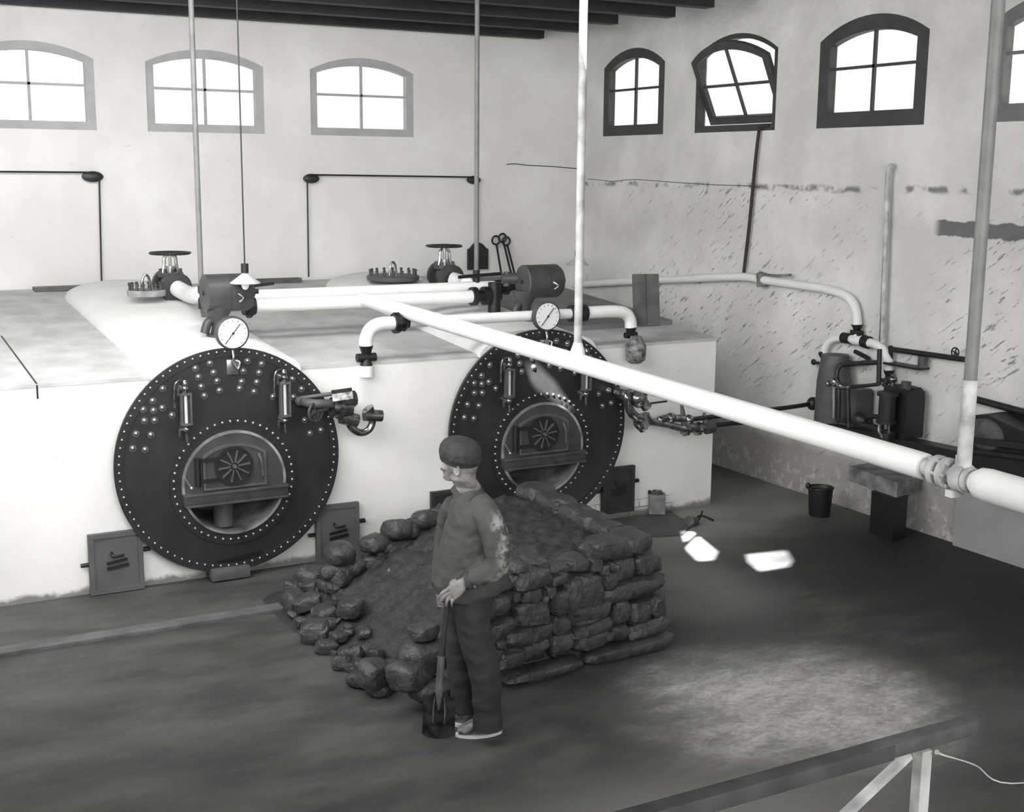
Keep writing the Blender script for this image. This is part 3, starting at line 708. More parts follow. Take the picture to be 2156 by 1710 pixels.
mb = MB().cyl(e1, e1+X*.10, .06, n=18); mb.cyl(e1+X*.1, e1+X*.14, .085, n=18); mb.cyl(e1+X*.14, e1+X*.30, .05, n=16); mb.build('end_flange', BLACK, o, smooth=40)
g0, g1 = W(536, 640, 'y', HY), W(992, 628, 'y', HY); zl = (g0.z+g1.z)/2; g0.z = g1.z = zl
o = thing('steam_header', 'white lagged cross pipe just below and in front of the upper one', 'pipe', (g0+g1)/2, 'lagged steam pipes')
MB().cyl(g0, g1, .058, n=24).build('lagging', LAG, o)
mb = MB().cyl(g0-X*.10, g0, .075, n=18); mb.cyl(g0-X*.07, g0-X*.03, .10, n=8); mb.build('flange', BLACK, o, smooth=40)
mb = MB().cyl(g1, g1+X*.05, .085, n=18); mb.cyl(g1+X*.12, g1+X*.17, .085, n=18); mb.cyl(g1, g1+X*.3, .05, n=16); mb.cyl(g1+V(.24, 0, -.2), g1+V(.24, 0, .12), .06, n=14); mb.build('flange', BLACK, o, smooth=40)
XM = 4.20
ma_, mb_ = W(800, 640, 'x', XM), W(2090, 1025, 'x', XM)
def mz(y): return ma_.z+(mb_.z-ma_.z)*(ma_.y-y)/(ma_.y-mb_.y)
def mp(y, dz=0): return V(XM, y, mz(y)+dz)
o = thing('steam_main', 'thick white lagged pipe crossing the picture towards the lower right', 'pipe', mp(7), 'lagged steam pipes')
dm = (mp(3)-mp(10)).normalized(); YA = W(2028, 1002, 'x', XM).y; YPm = W(1216, 760, 'x', XM).y
MB().lathe([(.060, 0), (.060, 2), (.060, 4), (.060, (mp(YA+.21)-mp(HY)).length-.03), (.058, (mp(YA+.21)-mp(HY)).length)], mp(HY), dm, 32).build('lagging', LAG, o)
MB().lathe([(.045, 0), (.066, .035), (.071, .08), (.071, 2.6)], mp(YA-.06), dm, 32).build('near_lagging', LAG, o)
mb = MB().cyl(mp(YA+.26), mp(YA-.14), .040, n=18); mb.cyl(mp(YA+.15), mp(YA+.125), .068, n=20); mb.cyl(mp(YA+.10), mp(YA+.075), .068, n=20); mb.cyl(mp(YA-.025), mp(YA-.045), .055, n=18)
for k in range(6):
    a = 2*PI*k/6; d_ = V(.055*math.cos(a), 0, .055*math.sin(a)); mb.cyl(mp(YA+.165)+d_, mp(YA+.06)+d_, .009, n=6)
mb.build('flange_joint', PIPEW, o, smooth=35)
mb = MB().ringprism(circle(mp(YA+.03), X, Z, .062, 24), circle(mp(YA+.03), X, Z, .04, 24), (0, -.05, 0)); mb.box(mp(YA+.01, .06), (.03, .05, .07)); mb.box(mp(YA+.04, -.075), (.07, .04, .03)); mb.build('hanger_clamp', PIPEW, o, smooth=35)
# hanger poles
def pole(a, b, r, m, lab, worn=None):
    o = thing('hanger_pole', lab, 'pole', a, 'hanger poles'); MB().cyl(a, b, r, n=16).build('rod', m, o)
    return o
o = pole(mp(YA, .05), V(XM, YA, ZC), .027, PIPEG, 'grey hanger pole at the far right, holding up the near end of the steam main')
mb = MB().cyl(mp(YA, .03), mp(YA, .42), .031, n=16); mb.build('worn_sleeve', PIPEW, o)
o = pole(mp(YPm, .06), V(XM, YPm, ZC), .026, PIPEW, 'worn white hanger pole over the middle of the steam main')
mb = MB().lathe([(.050, .03), (.046, .075), (.028, .13)], mp(YPm), Z, 20); mb.build('hanger_boss', WHITE, o)
p = W(426, 645, 'y', 10.58); q = W(422, 560, 'y', 10.58)
o = pole(V(q.x, 10.58, p.z-.0), V(q.x, 10.58, ZC), .022, PIPEG, 'grey hanger pole in front of the second window from the left')
MB().cyl(V(q.x, 10.58, p.z-.02), V(q.x, 10.58, p.z+.17), .03, n=12).build('turnbuckle', BLACK, o)
q = W(1003, 570, 'y', 10.58)
o = pole(V(q.x, 10.58, zz+.04), V(q.x, 10.58, ZC), .022, PIPEG, 'grey hanger pole in front of the small hanging board')
mb = MB().cyl(V(q.x, 10.58, zz+.02), V(q.x, 10.58, zz+.16), .032, n=12); mb.cyl(V(q.x-.20, 10.55, zz+.10), V(q.x+.24, 10.55, zz+.12), .016, n=10); mb.build('turnbuckle', BLACK, o)

# ------------------------------------------------------------------ feed pipe across the tops of the boilers
FY = 9.43
a_ = W(842, 680, 'y', FY); b_ = W(1205, 660, 'y', FY); fz = (a_.z+b_.z)/2
xl = W(771, 735, 'y', FY).x; xr = W(1328, 700, 'y', FY).x
o = thing('feed_pipe', 'white lagged feed pipe bent down at both ends, running over the boiler fronts', 'pipe', V((xl+xr)/2, FY, fz), 'lagged steam pipes')
def fv(px, z=None): q_ = W(px, 675, 'y', FY); return V(q_.x, FY, fz if z is None else z)
ztop = rz(FY)
xa0, xa1 = fv(828).x, fv(860).x
MB().tube([V(xl, FY, fz-.17), V(xl, FY, fz-.12), V(xl+.035, FY, fz-.045), V(xl+.11, FY, fz-.004), V(xa0-.02, FY, fz), V(xa0, FY, fz)], .055, 20).build('bend_lagging', LAG, o)
MB().cyl(V(xa1, FY, fz), V(fv(1200).x, FY, fz), .044, n=20).build('run_lagging', LAG, o)
xb1 = fv(1232).x
MB().tube([V(xb1, FY, fz), V(xr-.20, FY, fz), V(xr-.07, FY, fz-.02), V(xr-.012, FY, fz-.08), V(xr, FY, fz-.15)], .055, 20).build('bend_lagging', LAG, o)
mb = MB().cyl(V(xa0, FY, fz), V(xa1, FY, fz), .045, n=16); mb.cyl(V(xa0, FY, fz), V(xa0+.05, FY, fz), .085, n=8); mb.cyl(V(xa0+.09, FY, fz), V(xa0+.13, FY, fz), .075, .04, n=16); mb.build('union', BLACK, o, smooth=35)
mb = MB().cyl(V(xl, FY, fz-.17), V(xl, FY, fz-.24), .058, .035, n=16); mb.cyl(V(xl, FY, fz-.23), V(xl, FY, fz-.30), .034, n=14); mb.cyl(V(xl-.08, FY, fz-.265), V(xl+.08, FY, fz-.265), .035, n=12); mb.cyl(V(xl, FY, fz-.28), V(xl, FY, fz-.34), .035, .055, n=16); mb.build('cross_union', BLACK, o, smooth=35)
MB().cyl(V(fv(1200).x, FY, fz), V(xb1, FY, fz), .075, n=12).build('union', BLACK, o, smooth=35)
mb = MB().cyl(V(xr, FY, fz-.15), V(xr, FY, fz-.21), .05, .035, n=14); mb.cyl(V(xr, FY, fz-.2), V(xr, FY, fz-.25), .03, n=12); mb.cyl(V(xr-.06, FY, fz-.22), V(xr+.06, FY, fz-.22), .028, n=10); mb.build('cross_union', BLACK, o, smooth=35)
MB().cyl(V(xl, FY-.0, fz-.33), V(xl, FY, fz-.42), .055, n=18).build('stub_lagging', LAG, o)
mb = MB().lathe([(.05, 0), (.085, .03), (.095, .10), (.09, .16), (.06, .20), (.05, .24)], V(xr-.01, FY-.10, fz-.46), Z, 20)
for v in mb.b.verts: v.co += V(1, 1, 0)*.02*noise.noise(v.co*18)
mb.build('wrapped_joint', mat('wrapped_rag', .30, .6, nscale=20, col2=.05, bump=.8, bscale=25), o)
# short white pipe lying on the top
tag(MB().cyl(W(1080, 683, 'z', rz(9.7)+.05), W(1150, 679, 'z', rz(9.7)+.05), .022, n=14).build('pipe_offcut', LAG), 'short white pipe piece lying behind the right pressure gauge', 'pipe')

# ------------------------------------------------------------------ manholes with bolts on the boiler crowns
def manhole(px0, px1, py, y, lab, m):
    a = W(px0, py, 'y', y); b = W(px1, py, 'y', y); c = (a+b)/2; R = (b.x-a.x)/2; c.z -= .02
    o = thing('manhole_cover', lab, 'cover', c, 'bolted manholes')
    mb = MB().lathe([(R*.98, 0), (R, .02), (R, .045), (R*.95, .055)], c, Z, 36); mb.build('lid', m, o, smooth=35)
    for k in range(16):
        t = 2*PI*k/16; p = c+V(R*.86*math.cos(t), R*.86*math.sin(t), .05)
        mb = MB().cyl(p, p+Z*.05, .012, n=6); mb.ell(p+Z*.055, .018, .018, .014, nu=8, nv=5); mb.build('bolt', IRON2, o, smooth=40)
    mb = MB(); x, y_ = X, Z; prev = None; cc = c+V(0, 0, .13)
    mb.tube([cc+V(-.04, 0, -.08), cc+V(-.03, 0, .02), cc+V(0, 0, .06), cc+V(.03, 0, .02), cc+V(.04, 0, -.08)], .012, 8); mb.build('lifting_eye', BRASS, o, smooth=40)
    return o
manhole(776, 878, 586, 12.35, 'round bolted manhole lid on the right boiler crown, by the stop valve', GREYIRON)
manhole(268, 348, 618, 11.7, 'round bolted manhole lid on the left boiler crown, beside the wheel valve', mat('pale_lid', .35, .8, var=.4, nscale=12))  # lid colour paler than the right one

# ------------------------------------------------------------------ damper gear on the back wall
YW = YB-.05
def oval(px, py, name='pulley'):
    c = W(px, py, 'y', YW); return c
def damper(name_label, pulleys, hor, drops, weight=None):
    c0 = oval(*pulleys[0][:2]); o = thing('damper_gear', name_label, 'pulley rig', c0, 'damper ropes')
    for px, py, rx, rz_ in pulleys:
        c = oval(px, py)
        mb = MB().loft([(c+V(0, .03, 0), X, Z, rx*.9, rz_*.9), (c+V(0, .0, 0), X, Z, rx, rz_), (c+V(0, -.03, 0), X, Z, rx*.92, rz_*.92), (c+V(0, -.045, 0), X, Z, rx*.45, rz_*.45)], 28); mb.build('pulley', DARKM, o, smooth=40)
    mb = MB()
    for p0, p1 in hor+drops: mb.cyl(W(*p0, 'y', YW-.012), W(*p1, 'y', YW-.012), .009, n=8)
    mb.build('rope', BLACK, o, smooth=40)
    return o
damper('damper rope and oval pulley at the far left of the back wall', [(195, 372, .108, .056)], [((-60, 361), (195, 363))], [((209, 378), (214, 596))])
damper('damper rope strung between two oval pulleys right of the middle hump', [(655, 376, .093, .052), (997, 379, .085, .05)], [((650, 368), (1000, 373))], [((647, 384), (650, 583)), ((1006, 385), (1007, 515))])
c = W(1007, 540, 'y', YB-.05); w_ = .135; h_ = .155
poly = [c+V(-w_, 0, -h_), c+V(w_, 0, -h_), c+V(w_, 0, h_*.55), c+V(w_*.75, 0, h_*.65), c+V(w_*.45, 0, h_*.95), c+V(0, 0, h_*1.1), c+V(-w_*.45, 0, h_*.95), c+V(-w_*.75, 0, h_*.65), c+V(-w_, 0, h_*.55)]
tag(MB().prism(poly, (0, .03, 0)).build('counterweight_board', DARKM, smooth=0), 'small dark counterweight board with an ogee top hung at the back behind the middle pole', 'board')  # counterweight of the damper rope
# fire irons
for (t, b, lab) in (((1044, 506), (1056, 586), 'black fire iron with a ring handle, left of the three by the back wall'), ((1058, 501), (1077, 588), 'black fire iron with a ring handle, middle and tallest of the three'), ((1066, 508), (1084, 590), 'black fire iron with a ring handle, right of the three by the back wall')):
    T0 = W(*t, 'y', 13.63); B0 = W(*b, 'y', 13.40); B0.z = max(B0.z, rz(13.4)+.02); dd = (T0-B0).normalized()
    mb = MB().cyl(B0, T0-dd*.06, .013, n=8); handwheel(mb, T0, Y, .05, .012, 0, .001)
    tag(mb.build('fire_iron', BLACK, smooth=40), lab, 'tool', 'fire irons')
# plank leaning
b0 = W(1360, 688, 'x', 7.22); t0 = W(1372, 597, 'x', 7.38)
b0 = V(7.22, 11.0, rz(11.0)+.06)
pb = W(1362, 686, 'z', rz(11)+.058); pt = pb+V(.05, .12, .46)
dd = (pt-pb).normalized(); ax = V(.95, -.3, 0).normalized(); az = ax.cross(dd)
o = thing('plank', 'dark board standing upright on the block top by the right wall', 'board', pb)
for k in (-1, 1): MB().box(pb+dd*.235+ax*.062*k, (.121, .025, .47), (ax, az, dd), bev=.003).build('board', WOOD, o, smooth=0)
# trough at the back left and skirting pieces
c = W(170, 606, 'y', 13.4)
mb = MB().box(V(c.x-.12, 13.55, rz(13.55)+.025), (.62, .16, .04)); tag(mb.build('shallow_tray', GREYIRON, smooth=0), 'flat low tray against the back wall at the far left', 'tray')
tag(MB().box(V(4.3, 13.54, rz(13.5)+.03), (.85, .12, .05)).build('batten', WOOD, smooth=0), 'dark batten lying along the back wall behind the lamp and humps', 'board')

# ------------------------------------------------------------------ pendant lamps
def lamp(px, py, y, r, label):
    c = W(px, py, 'y', y); o = thing('pendant_lamp', label, 'lamp', (c.x, c.y, ZC), 'pendant lamps')
    MB().cyl(V(c.x, c.y, c.z+.06), V(c.x, c.y, ZC), .006, n=6).build('cord', BLACK, o)
    MB().lathe([(r, 0), (r*.98, .006), (.22*r, .62*r), (.2*r, .72*r)], V(c.x, c.y, c.z-.035), Z, 32).build('lamp_shade', mat('enamel_shade', .5, .4, var=.1), o, smooth=40)
    mb = MB().cyl(V(c.x, c.y, c.z-.035+.68*r), V(c.x, c.y, c.z+r), .25*r, n=14); mb.build('socket', BLACK, o)
    MB().ell(V(c.x, c.y, c.z-.045), .26*r, .26*r, .36*r).build('bulb', DIAL, o)
    return o
lamp(516, 587, 9.75, .118, 'pendant lamp with cone shade hanging before the left safety valve drum')
lamp(1216, 552, 12.9, .14, 'pendant lamp with cone shade in the room corner behind the white pole')

# ------------------------------------------------------------------ right wall pipes
def rw(px, py, x=8.38): return W(px, py, 'x', x)
o = thing('wall_pipe', 'white lagged pipe along the right wall bending down to the pumps', 'pipe', rw(1600, 588), 'lagged steam pipes')
pts = [rw(1180, 602), rw(1300, 594), rw(1450, 587), rw(1560, 583), rw(1610, 590), rw(1680, 600), rw(1740, 609), rw(1780, 622), rw(1798, 642), rw(1804, 665), rw(1805, 684)]
MB().tube(pts, .042, 18).build('lagging', LAG, o)
mb = MB().cyl(rw(1603, 575), rw(1604, 604), .052, n=12); mb.ell(rw(1602, 578), .04, .04, .03); mb.tube([rw(1605, 577), rw(1630, 580), rw(1665, 579)], .012, 8); mb.build('bracket', STONEM, o)
q1 = rw(1805, 684)
mb = MB().cyl(q1, q1-Z*.05, .055, .03, n=14); mb.box(q1-Z*.075, (.06, .12, .05), bev=.006); mb.build('union', BLACK, o, smooth=35)
q2 = rw(1806, 716)
mb = MB().cyl(q1-Z*.09, V(q2.x, q2.y, q2.z), .04, n=14); mb.ell(q2, .06, .13, .05); mb.build('tee', LAG, o)
mb = MB().cyl(rw(1792, 713), rw(1775, 711), .05, n=14); mb.build('tee_flange', BLACK, o, smooth=35); mb = MB().cyl(rw(1818, 718), rw(1830, 722), .058, n=14); mb.build('tee_flange', BLACK, o, smooth=35)
MB().tube([rw(1775, 711), rw(1755, 714), rw(1742, 724), rw(1736, 738), rw(1735, 749)], .036, 14).build('branch_lagging', LAG, o)
MB().tube([rw(1828, 721), rw(1848, 727), rw(1864, 742), rw(1871, 760), rw(1872, 780)], .040, 14).build('branch_lagging', LAG, o)
# casement stay rod
o = tag(MB().tube([rw(1618, 264, 8.44), rw(1603, 267, 8.40), rw(1598, 277, 8.40), rw(1590, 345, 8.40), rw(1578, 470, 8.40), rw(1566, 574, 8.40)], .017, 10).build('window_rod', mat('rusty_rod', (.035, .027, .022), .7, var=.4)), 'dark rod hanging from the open window down to the wall pipe', 'rod')
# white standpipe with a crook
o = thing('standpipe', 'pale upright pipe with a hooked top on the right wall', 'pipe', rw(1857, 720))
MB().tube([rw(1858, 722), rw(1860, 640), rw(1865, 500), rw(1868, 400), rw(1870, 365), rw(1873, 351), rw(1878, 349)], .022, 14).build('tube', PIPEW, o)
MB().cyl(rw(1853, 722, 8.42), rw(1866, 400, 8.42), .010, n=8).build('side_rod', BLACK, o)
# dark horizontal pipe + valve at right
o = thing('drain_pipe', 'dark pipe along the right wall with a small spoked handwheel', 'pipe', rw(1950, 745))
MB().cyl(rw(1874, 735), rw(2030, 757), .024, n=12).build('tube', DARKM, o)
mb = MB().cyl(rw(1875, 728), rw(1876, 775, 8.40), .02, n=10); mb.build('elbow', DARKM, o)
mb = handwheel(MB(), rw(2011, 742, 8.26), X, .038, .006, 4, .008); mb.cyl(rw(2011, 742, 8.26), rw(2016, 752), .008, n=8); mb.build('handwheel', BLACK, o, smooth=40)
tag(MB().cyl(rw(2044, 838), rw(2200, 880), .03, n=12).build('rail_pipe', DARKM), 'dark pipe along the right wall right of the tall grey pole', 'pipe')
# shelf with a mug
c = rw(1918, 772)
o = tag(MB().loft([(c+V(-.02, .22, 0), X, Y, .03, .03), (c+V(.0, .0, 0), X, Y, .07, .30)], 16).build('bracket_shelf', DARKM), 'thin dark shelf on the right wall under the tin mug', 'shelf')
bpy.data.objects.remove(o)
o = tag(MB().box(V(XR-.07, c.y+.06, c.z-.0), (.14, .42, .018), bev=.004).build('bracket_shelf', DARKM, smooth=0), 'thin dark shelf on the right wall under the tin mug', 'shelf')
m_ = rw(1942, 772)
tag(MB().lathe([(.040, 0), (.042, .10), (.036, .102), (.034, .02)], V(XR-.07, m_.y, c.z+.010), Z, 20).build('tin_mug', TIN), 'tin mug on the small shelf of the right wall', 'mug')

# ------------------------------------------------------------------ pumps on the right wall
def rp(px, py, x=8.24): return W(px, py, 'x', x)
PZ = .80
bench = thing('pump_bench', 'stained stone bracket slab jutting from the right wall under the black pump', 'bench', V(8.2, 8.0, 0))
s0_, s1_ = rp(1786, 985, 8.0), rp(1955, 1022, 8.25)
# slab: near corner at 1888,1040
nz = .50
A = W(1786, 1007, 'z', nz-.1); Bp = W(1888, 1044, 'z', nz-.1); Cp = W(1960, 1026, 'z', nz-.1)
mb = MB().prism([V(A.x, A.y, nz-.12), V(Bp.x, Bp.y, nz-.12), V(min(Cp.x, XR-.03), Cp.y, nz-.12), V(XR-.012, Cp.y+.02, nz-.12), V(XR-.012, A.y+.02, nz-.12)], Z*.13)
for v in mb.b.verts: v.co += V(.01, .01, .006)*noise.noise(v.co*7)
mb.build('slab', STONEM, bench, smooth=0)
fa = W(1830, 1122, 'z', 0); fb_ = W(1878, 1142, 'z', 0); fc = W(1906, 1132, 'z', 0)
mb = MB().prism([fa, fb_, fc, fc+(fa-fb_)], Z*(nz-.118)); mb.build('pedestal', BLACK, bench, smooth=0)
tops = nz+.0
# black pump standing on the bench
o = thing('feed_pump', 'black upright feed pump with a rounded tank on the right wall', 'pump', V(8.2, rp(1890, 900).y, tops))
ca, cb = rp(1868, 925, 8.22), rp(1924, 830, 8.22)
y0_, y1_ = cb.y, ca.y
zt_ = rp(1900, 823, 8.22).z; cyc = (y0_+y1_)/2; hw_ = abs(y1_-y0_)/2
z0_ = W(1900, 925, 'x', 8.14).z
prof = [V(8.14, cyc-hw_, z0_), V(8.14, cyc+hw_, z0_), V(8.14, cyc+hw_, zt_-.0), V(8.14, cyc+hw_*.9, zt_+.035), V(8.14, cyc-hw_*.6, zt_+.03), V(8.14, cyc-hw_*.92, zt_-.0), V(8.14, cyc-hw_, zt_-.06)]
MB().prism(prof, (.22, 0, 0)).build('tank', BLACK, o, smooth=30)
cylp = rp(1868, 862, 8.06)
mb = MB().cyl(cylp+Z*.13, cylp-Z*.10, .075, n=20); mb.cyl(cylp+Z*.15, cylp+Z*.12, .095, n=20); mb.cyl(cylp-Z*.09, cylp-Z*.12, .09, n=20); mb.cyl(V(cylp.x, cylp.y, W(1868, 925, 'x', 8.06).z), V(cylp.x, cylp.y, cylp.z-.2), .07, n=18); mb.build('cylinder', DARKM, o, smooth=35)
mb = MB().cyl(V(cylp.x, cylp.y, cylp.z-.1), V(cylp.x, cylp.y, cylp.z-.24), .018, n=10)
for s in (-1, 1): mb.cyl(V(cylp.x-.02, cylp.y+.055*s, cylp.z-.1), V(cylp.x-.02, cylp.y+.055*s, cylp.z-.26), .010, n=8)
mb.tube([cylp+V(-.06, .02, -.12), cylp+V(-.08, .0, -.18), cylp+V(-.07, -.03, -.24)], .012, 8); mb.build('piston_rod', STEEL, o, smooth=40)
cc = rp(1908, 810, 8.2); mb = MB().cyl(V(cc.x, cc.y, zt_), V(cc.x, cc.y, zt_+.09), .03, .045, n=16); mb.build('oil_cup', TIN, o, smooth=40)
cc = rp(1880, 800, 8.2); mb = MB().cyl(V(cc.x, cc.y, zt_), V(cc.x, cc.y, zt_+.13), .022, n=12); mb.ell(V(cc.x, cc.y, zt_+.09), .04, .04, .03); mb.build('valve_knob', BRASS, o, smooth=40)
cc = rw(1872, 780); mb = MB().cyl(cc, cc-Z*.06, .05, .028, n=12); mb.cyl(cc-Z*.05, V(cc.x-.05, cc.y, zt_-.02), .026, n=12); mb.cyl(cc+V(0, .09, -.1), cc+V(0, -.06, -.1), .02, n=8); mb.build('steam_inlet', DARKM, o, smooth=35)
# tall grey pump body at left with pipes
o = thing('steam_pump', 'grey tall steam pump against the right wall, left of the black one', 'pump', V(8.25, rp(1760, 870).y, .6))
qa, qb = rp(1723, 870, 8.26), rp(1775, 870, 8.26); zt2 = rp(1745, 745, 8.26).z; zb2 = W(1745, 897, 'x', 8.26).z
cy2 = (qa.y+qb.y)/2; hw2 = abs(qa.y-qb.y)/2
mb = MB().loft([(V(8.28, cy2, zb2), X, Y, .16, hw2*1.05), (V(8.28, cy2, zt2-.25), X, Y, .155, hw2*.97), (V(8.28, cy2, zt2), X, Y, .13, hw2*.72)], 24); mb.build('casing', GREYIRON, o, smooth=35)
qc, qd = rp(1778, 830, 8.26), rp(1812, 830, 8.26)
mb = MB().box(V(8.31, (qc.y+qd.y)/2, (zb2+rp(1795, 818, 8.26).z)/2), (.2, abs(qc.y-qd.y), rp(1795, 818, 8.26).z-zb2), bev=.01); mb.build('side_casing', GREYIRON, o, smooth=0)
mb = MB(); u1, u2 = rp(1755, 880, 8.05), rp(1756, 805, 8.05); mb.cyl(u1, u2, .02, n=12); mb.build('bright_rod', STEEL, o, smooth=40)
mb = MB(); mb.tube([rp(1765, 885, 8.08), rp(1766, 820, 8.08), rp(1762, 790, 8.1), rp(1768, 772, 8.12), rp(1782, 767, 8.14), rp(1850, 763, 8.14)], .022, 12)
mb.tube([rp(1852, 735, 8.14), rp(1850, 810, 8.14)], .022, 12, 1); mb.tube([rp(1785, 815, 8.1), rp(1845, 810, 8.12), rp(1852, 806, 8.14)], .016, 12); mb.tube([rp(1787, 900, 8.08), rp(1784, 818, 8.08)], .024, 12, 1)
mb.tube([rp(1765, 885, 8.08), rp(1790, 886, 8.08)], .018, 10, 1); mb.tube([rp(1800, 740, 8.40), rp(1830, 758, 8.40), rp(1800, 765, 8.36), rp(1770, 760, 8.36)], .02, 10); mb.build('pipework', DARKM, o, smooth=40)
mb = MB().ell(rp(1757, 805, 8.05), .035, .035, .045); mb.ell(rp(1768, 812, 8.06), .03, .045, .03); mb.cyl(rp(1760, 815, 8.06), rp(1790, 816, 8.06), .018, n=10); mb.ell(rp(1745, 808, 8.08), .03, .02, .03); mb.build('cock', BRASS, o, smooth=40)
cc = rw(1735, 749); mb = MB().cyl(cc, cc-Z*.05, .042, .022, n=12); mb.cyl(cc-Z*.04, V(cc.x-.05, cc.y, zt2-.02), .022, n=10); mb.cyl(cc+V(0, .13, -.08), cc+V(0, .0, -.08), .014, n=8); mb.ell(cc+V(0, .14, -.08), .02, .03, .03); mb.build('steam_inlet', DARKM, o, smooth=35)
MB().ell(rp(1749, 772, 8.2), .045, .05, .055).build('white_knob', LAG, o)
mb = MB().tube([rp(1800, 892, 8.05), rp(1840, 900, 8.06), rp(1880, 915, 8.06)], .03, 12); mb.ell(rp(1811, 884, 8.08), .075, .085, .075); mb.tube([rp(1820, 880, 8.08), rp(1845, 877, 8.08), rp(1865, 884, 8.06)], .02, 10); mb.build('crank', DARKM, o, smooth=40)
# beam the pumps stand on
o = thing('machine_bed', 'black iron bed beam along the right wall under the pumps', 'beam', V(8.2, 8.3, .6))
r0, r1 = rp(1722, 893, 8.22), rp(2055, 965, 8.22)
MB().bar(r0, r1, .16, .09, bev=.006).build('girder', BLACK, o, smooth=0)
# dark heap of machinery to the far right behind the pole
o = thing('machine_guard', 'black rounded machine casing at the right edge behind the grey pole', 'machine', V(8.2, 6.9, .6))
u0 = rp(2046, 905, 8.2); u1 = rp(2200, 905, 8.2)
zt3 = rp(2075, 868, 8.2).z; z3b = W(2100, 1040, 'x', 8.12).z
pr = [V(8.12, u0.y, z3b), V(8.12, u0.y, zt3-.10), V(8.12, u0.y-.1, zt3-.02), V(8.12, u0.y-.22, zt3), V(8.12, u0.y-.5, zt3-.06), V(8.12, u0.y-1.0, zt3-.1), V(8.12, u0.y-1.2, zt3-.12), V(8.12, u0.y-1.2, z3b)]
MB().prism(pr, (.315, 0, 0)).build('casing', BLACK, o, smooth=0)
mb = MB().ell(rp(2075, 915, 8.12), .05, .18, .13); mb.build('cover', mat('sooty_cover', .10, .7, nscale=8, col2=.03), o)
mb = MB().bar(rp(2042, 925, 8.08), rp(2200, 945, 8.08), .05, .05); mb.bar(rp(2042, 948, 8.06), rp(2200, 968, 8.06), .05, .03); mb.build('tie_bar', DARKM, o, smooth=0)
# pail
c = W(1725, 1085, 'z', 0); o = thing('pail', 'black pail on the floor left of the stone bracket', 'bucket', c)
MB().lathe([(.092, 0), (.096, .01), (.115, .26), (.122, .265), (.118, .272), (.108, .26), (.09, .03)], c, Z, 28).build('body', BLACK, o, smooth=40)
mb = MB(); mb.tube([c+V(-.11, .03, .26), c+V(-.10, -.02, .285), c+V(-.02, -.10, .275), c+V(.08, -.085, .27), c+V(.115, .0, .262)], .007, 8); mb.ell(c+V(-.10, .06, .28), .025, .02, .03); mb.build('handle', DARKM, o, smooth=40)

# feed water line from the pumps to the right boiler
def fp(px, py, y=9.14): return W(px, py, 'y', y)
o = thing('feed_water_valve', 'bright feed valve cluster with two levers right of the right boiler', 'valve', fp(1340, 850), 'boiler feed fittings')
mb = MB().tube([fp(1305, 828, 9.34), fp(1318, 832), fp(1322, 852), fp(1332, 872), fp(1355, 884), fp(1400, 893), fp(1440, 903), fp(1470, 904)], [.03, .032, .036, .04, .036, .034, .032, .03], 16); mb.build('bend', BRASS, o)
mb = MB().ell(fp(1345, 840), .085, .06, .08); mb.ell(fp(1352, 826), .06, .05, .05); mb.cyl(fp(1332, 818), fp(1362, 858), .05, n=8); mb.cyl(fp(1350, 880), fp(1358, 893), .085, n=10); mb.cyl(fp(1342, 888), fp(1356, 902), .05, n=8)
mb.cyl(fp(1318, 832), fp(1300, 826, 9.34), .05, n=10); mb.build('valve_body', BRASS, o, smooth=35)
mb = MB().cyl(fp(1440, 903), fp(1446, 903), .07, n=8); mb.cyl(fp(1443, 900), fp(1484, 900), .042, n=12); mb.cyl(fp(1466, 903), fp(1472, 903), .065, n=8); mb.build('outlet_cock', BRASS, o, smooth=35)
mb = MB().cyl(fp(1365, 850), fp(1404, 845), .009, n=8); mb.build('spindle', DARKM, o)
mb = MB(); mb.tube([fp(1390, 884), fp(1405, 880), fp(1440, 882)], .035, 12); mb.ell(fp(1392, 884), .05, .04, .04); mb.ell(fp(1412, 880), .055, .05, .05); mb.ell(fp(1450, 884), .05, .05, .05); mb.build('upper_branch', BRASS, o)
for px, t in ((1435, 853), (1482, 870)):
    mb = MB().tube([fp(px+6, 897), fp(px+3, t+20), fp(px, t)], [.022, .024, .014], 10); mb.build('lever', GREYIRON, o)
mb = MB().cyl(fp(1485, 900), fp(1500, 897), .065, n=10); mb.build('end_union', IRON2, o, smooth=35)
o = thing('feed_water_pipe', 'pair of thin dark pipes passing under the steam main to the pumps', 'pipe', fp(1560, 885))
mb = MB().tube([fp(1500, 896), fp(1560, 890), fp(1600, 892)], .022, 12); mb.build('lower_tube', DARKM, o)
mb = MB().tube([fp(1450, 884), fp(1530, 874), fp(1652, 859), fp(1705, 851)], .022, 12); mb.ell(fp(1711, 850), .055, .06, .065); mb.build('upper_tube', DARKM, o)
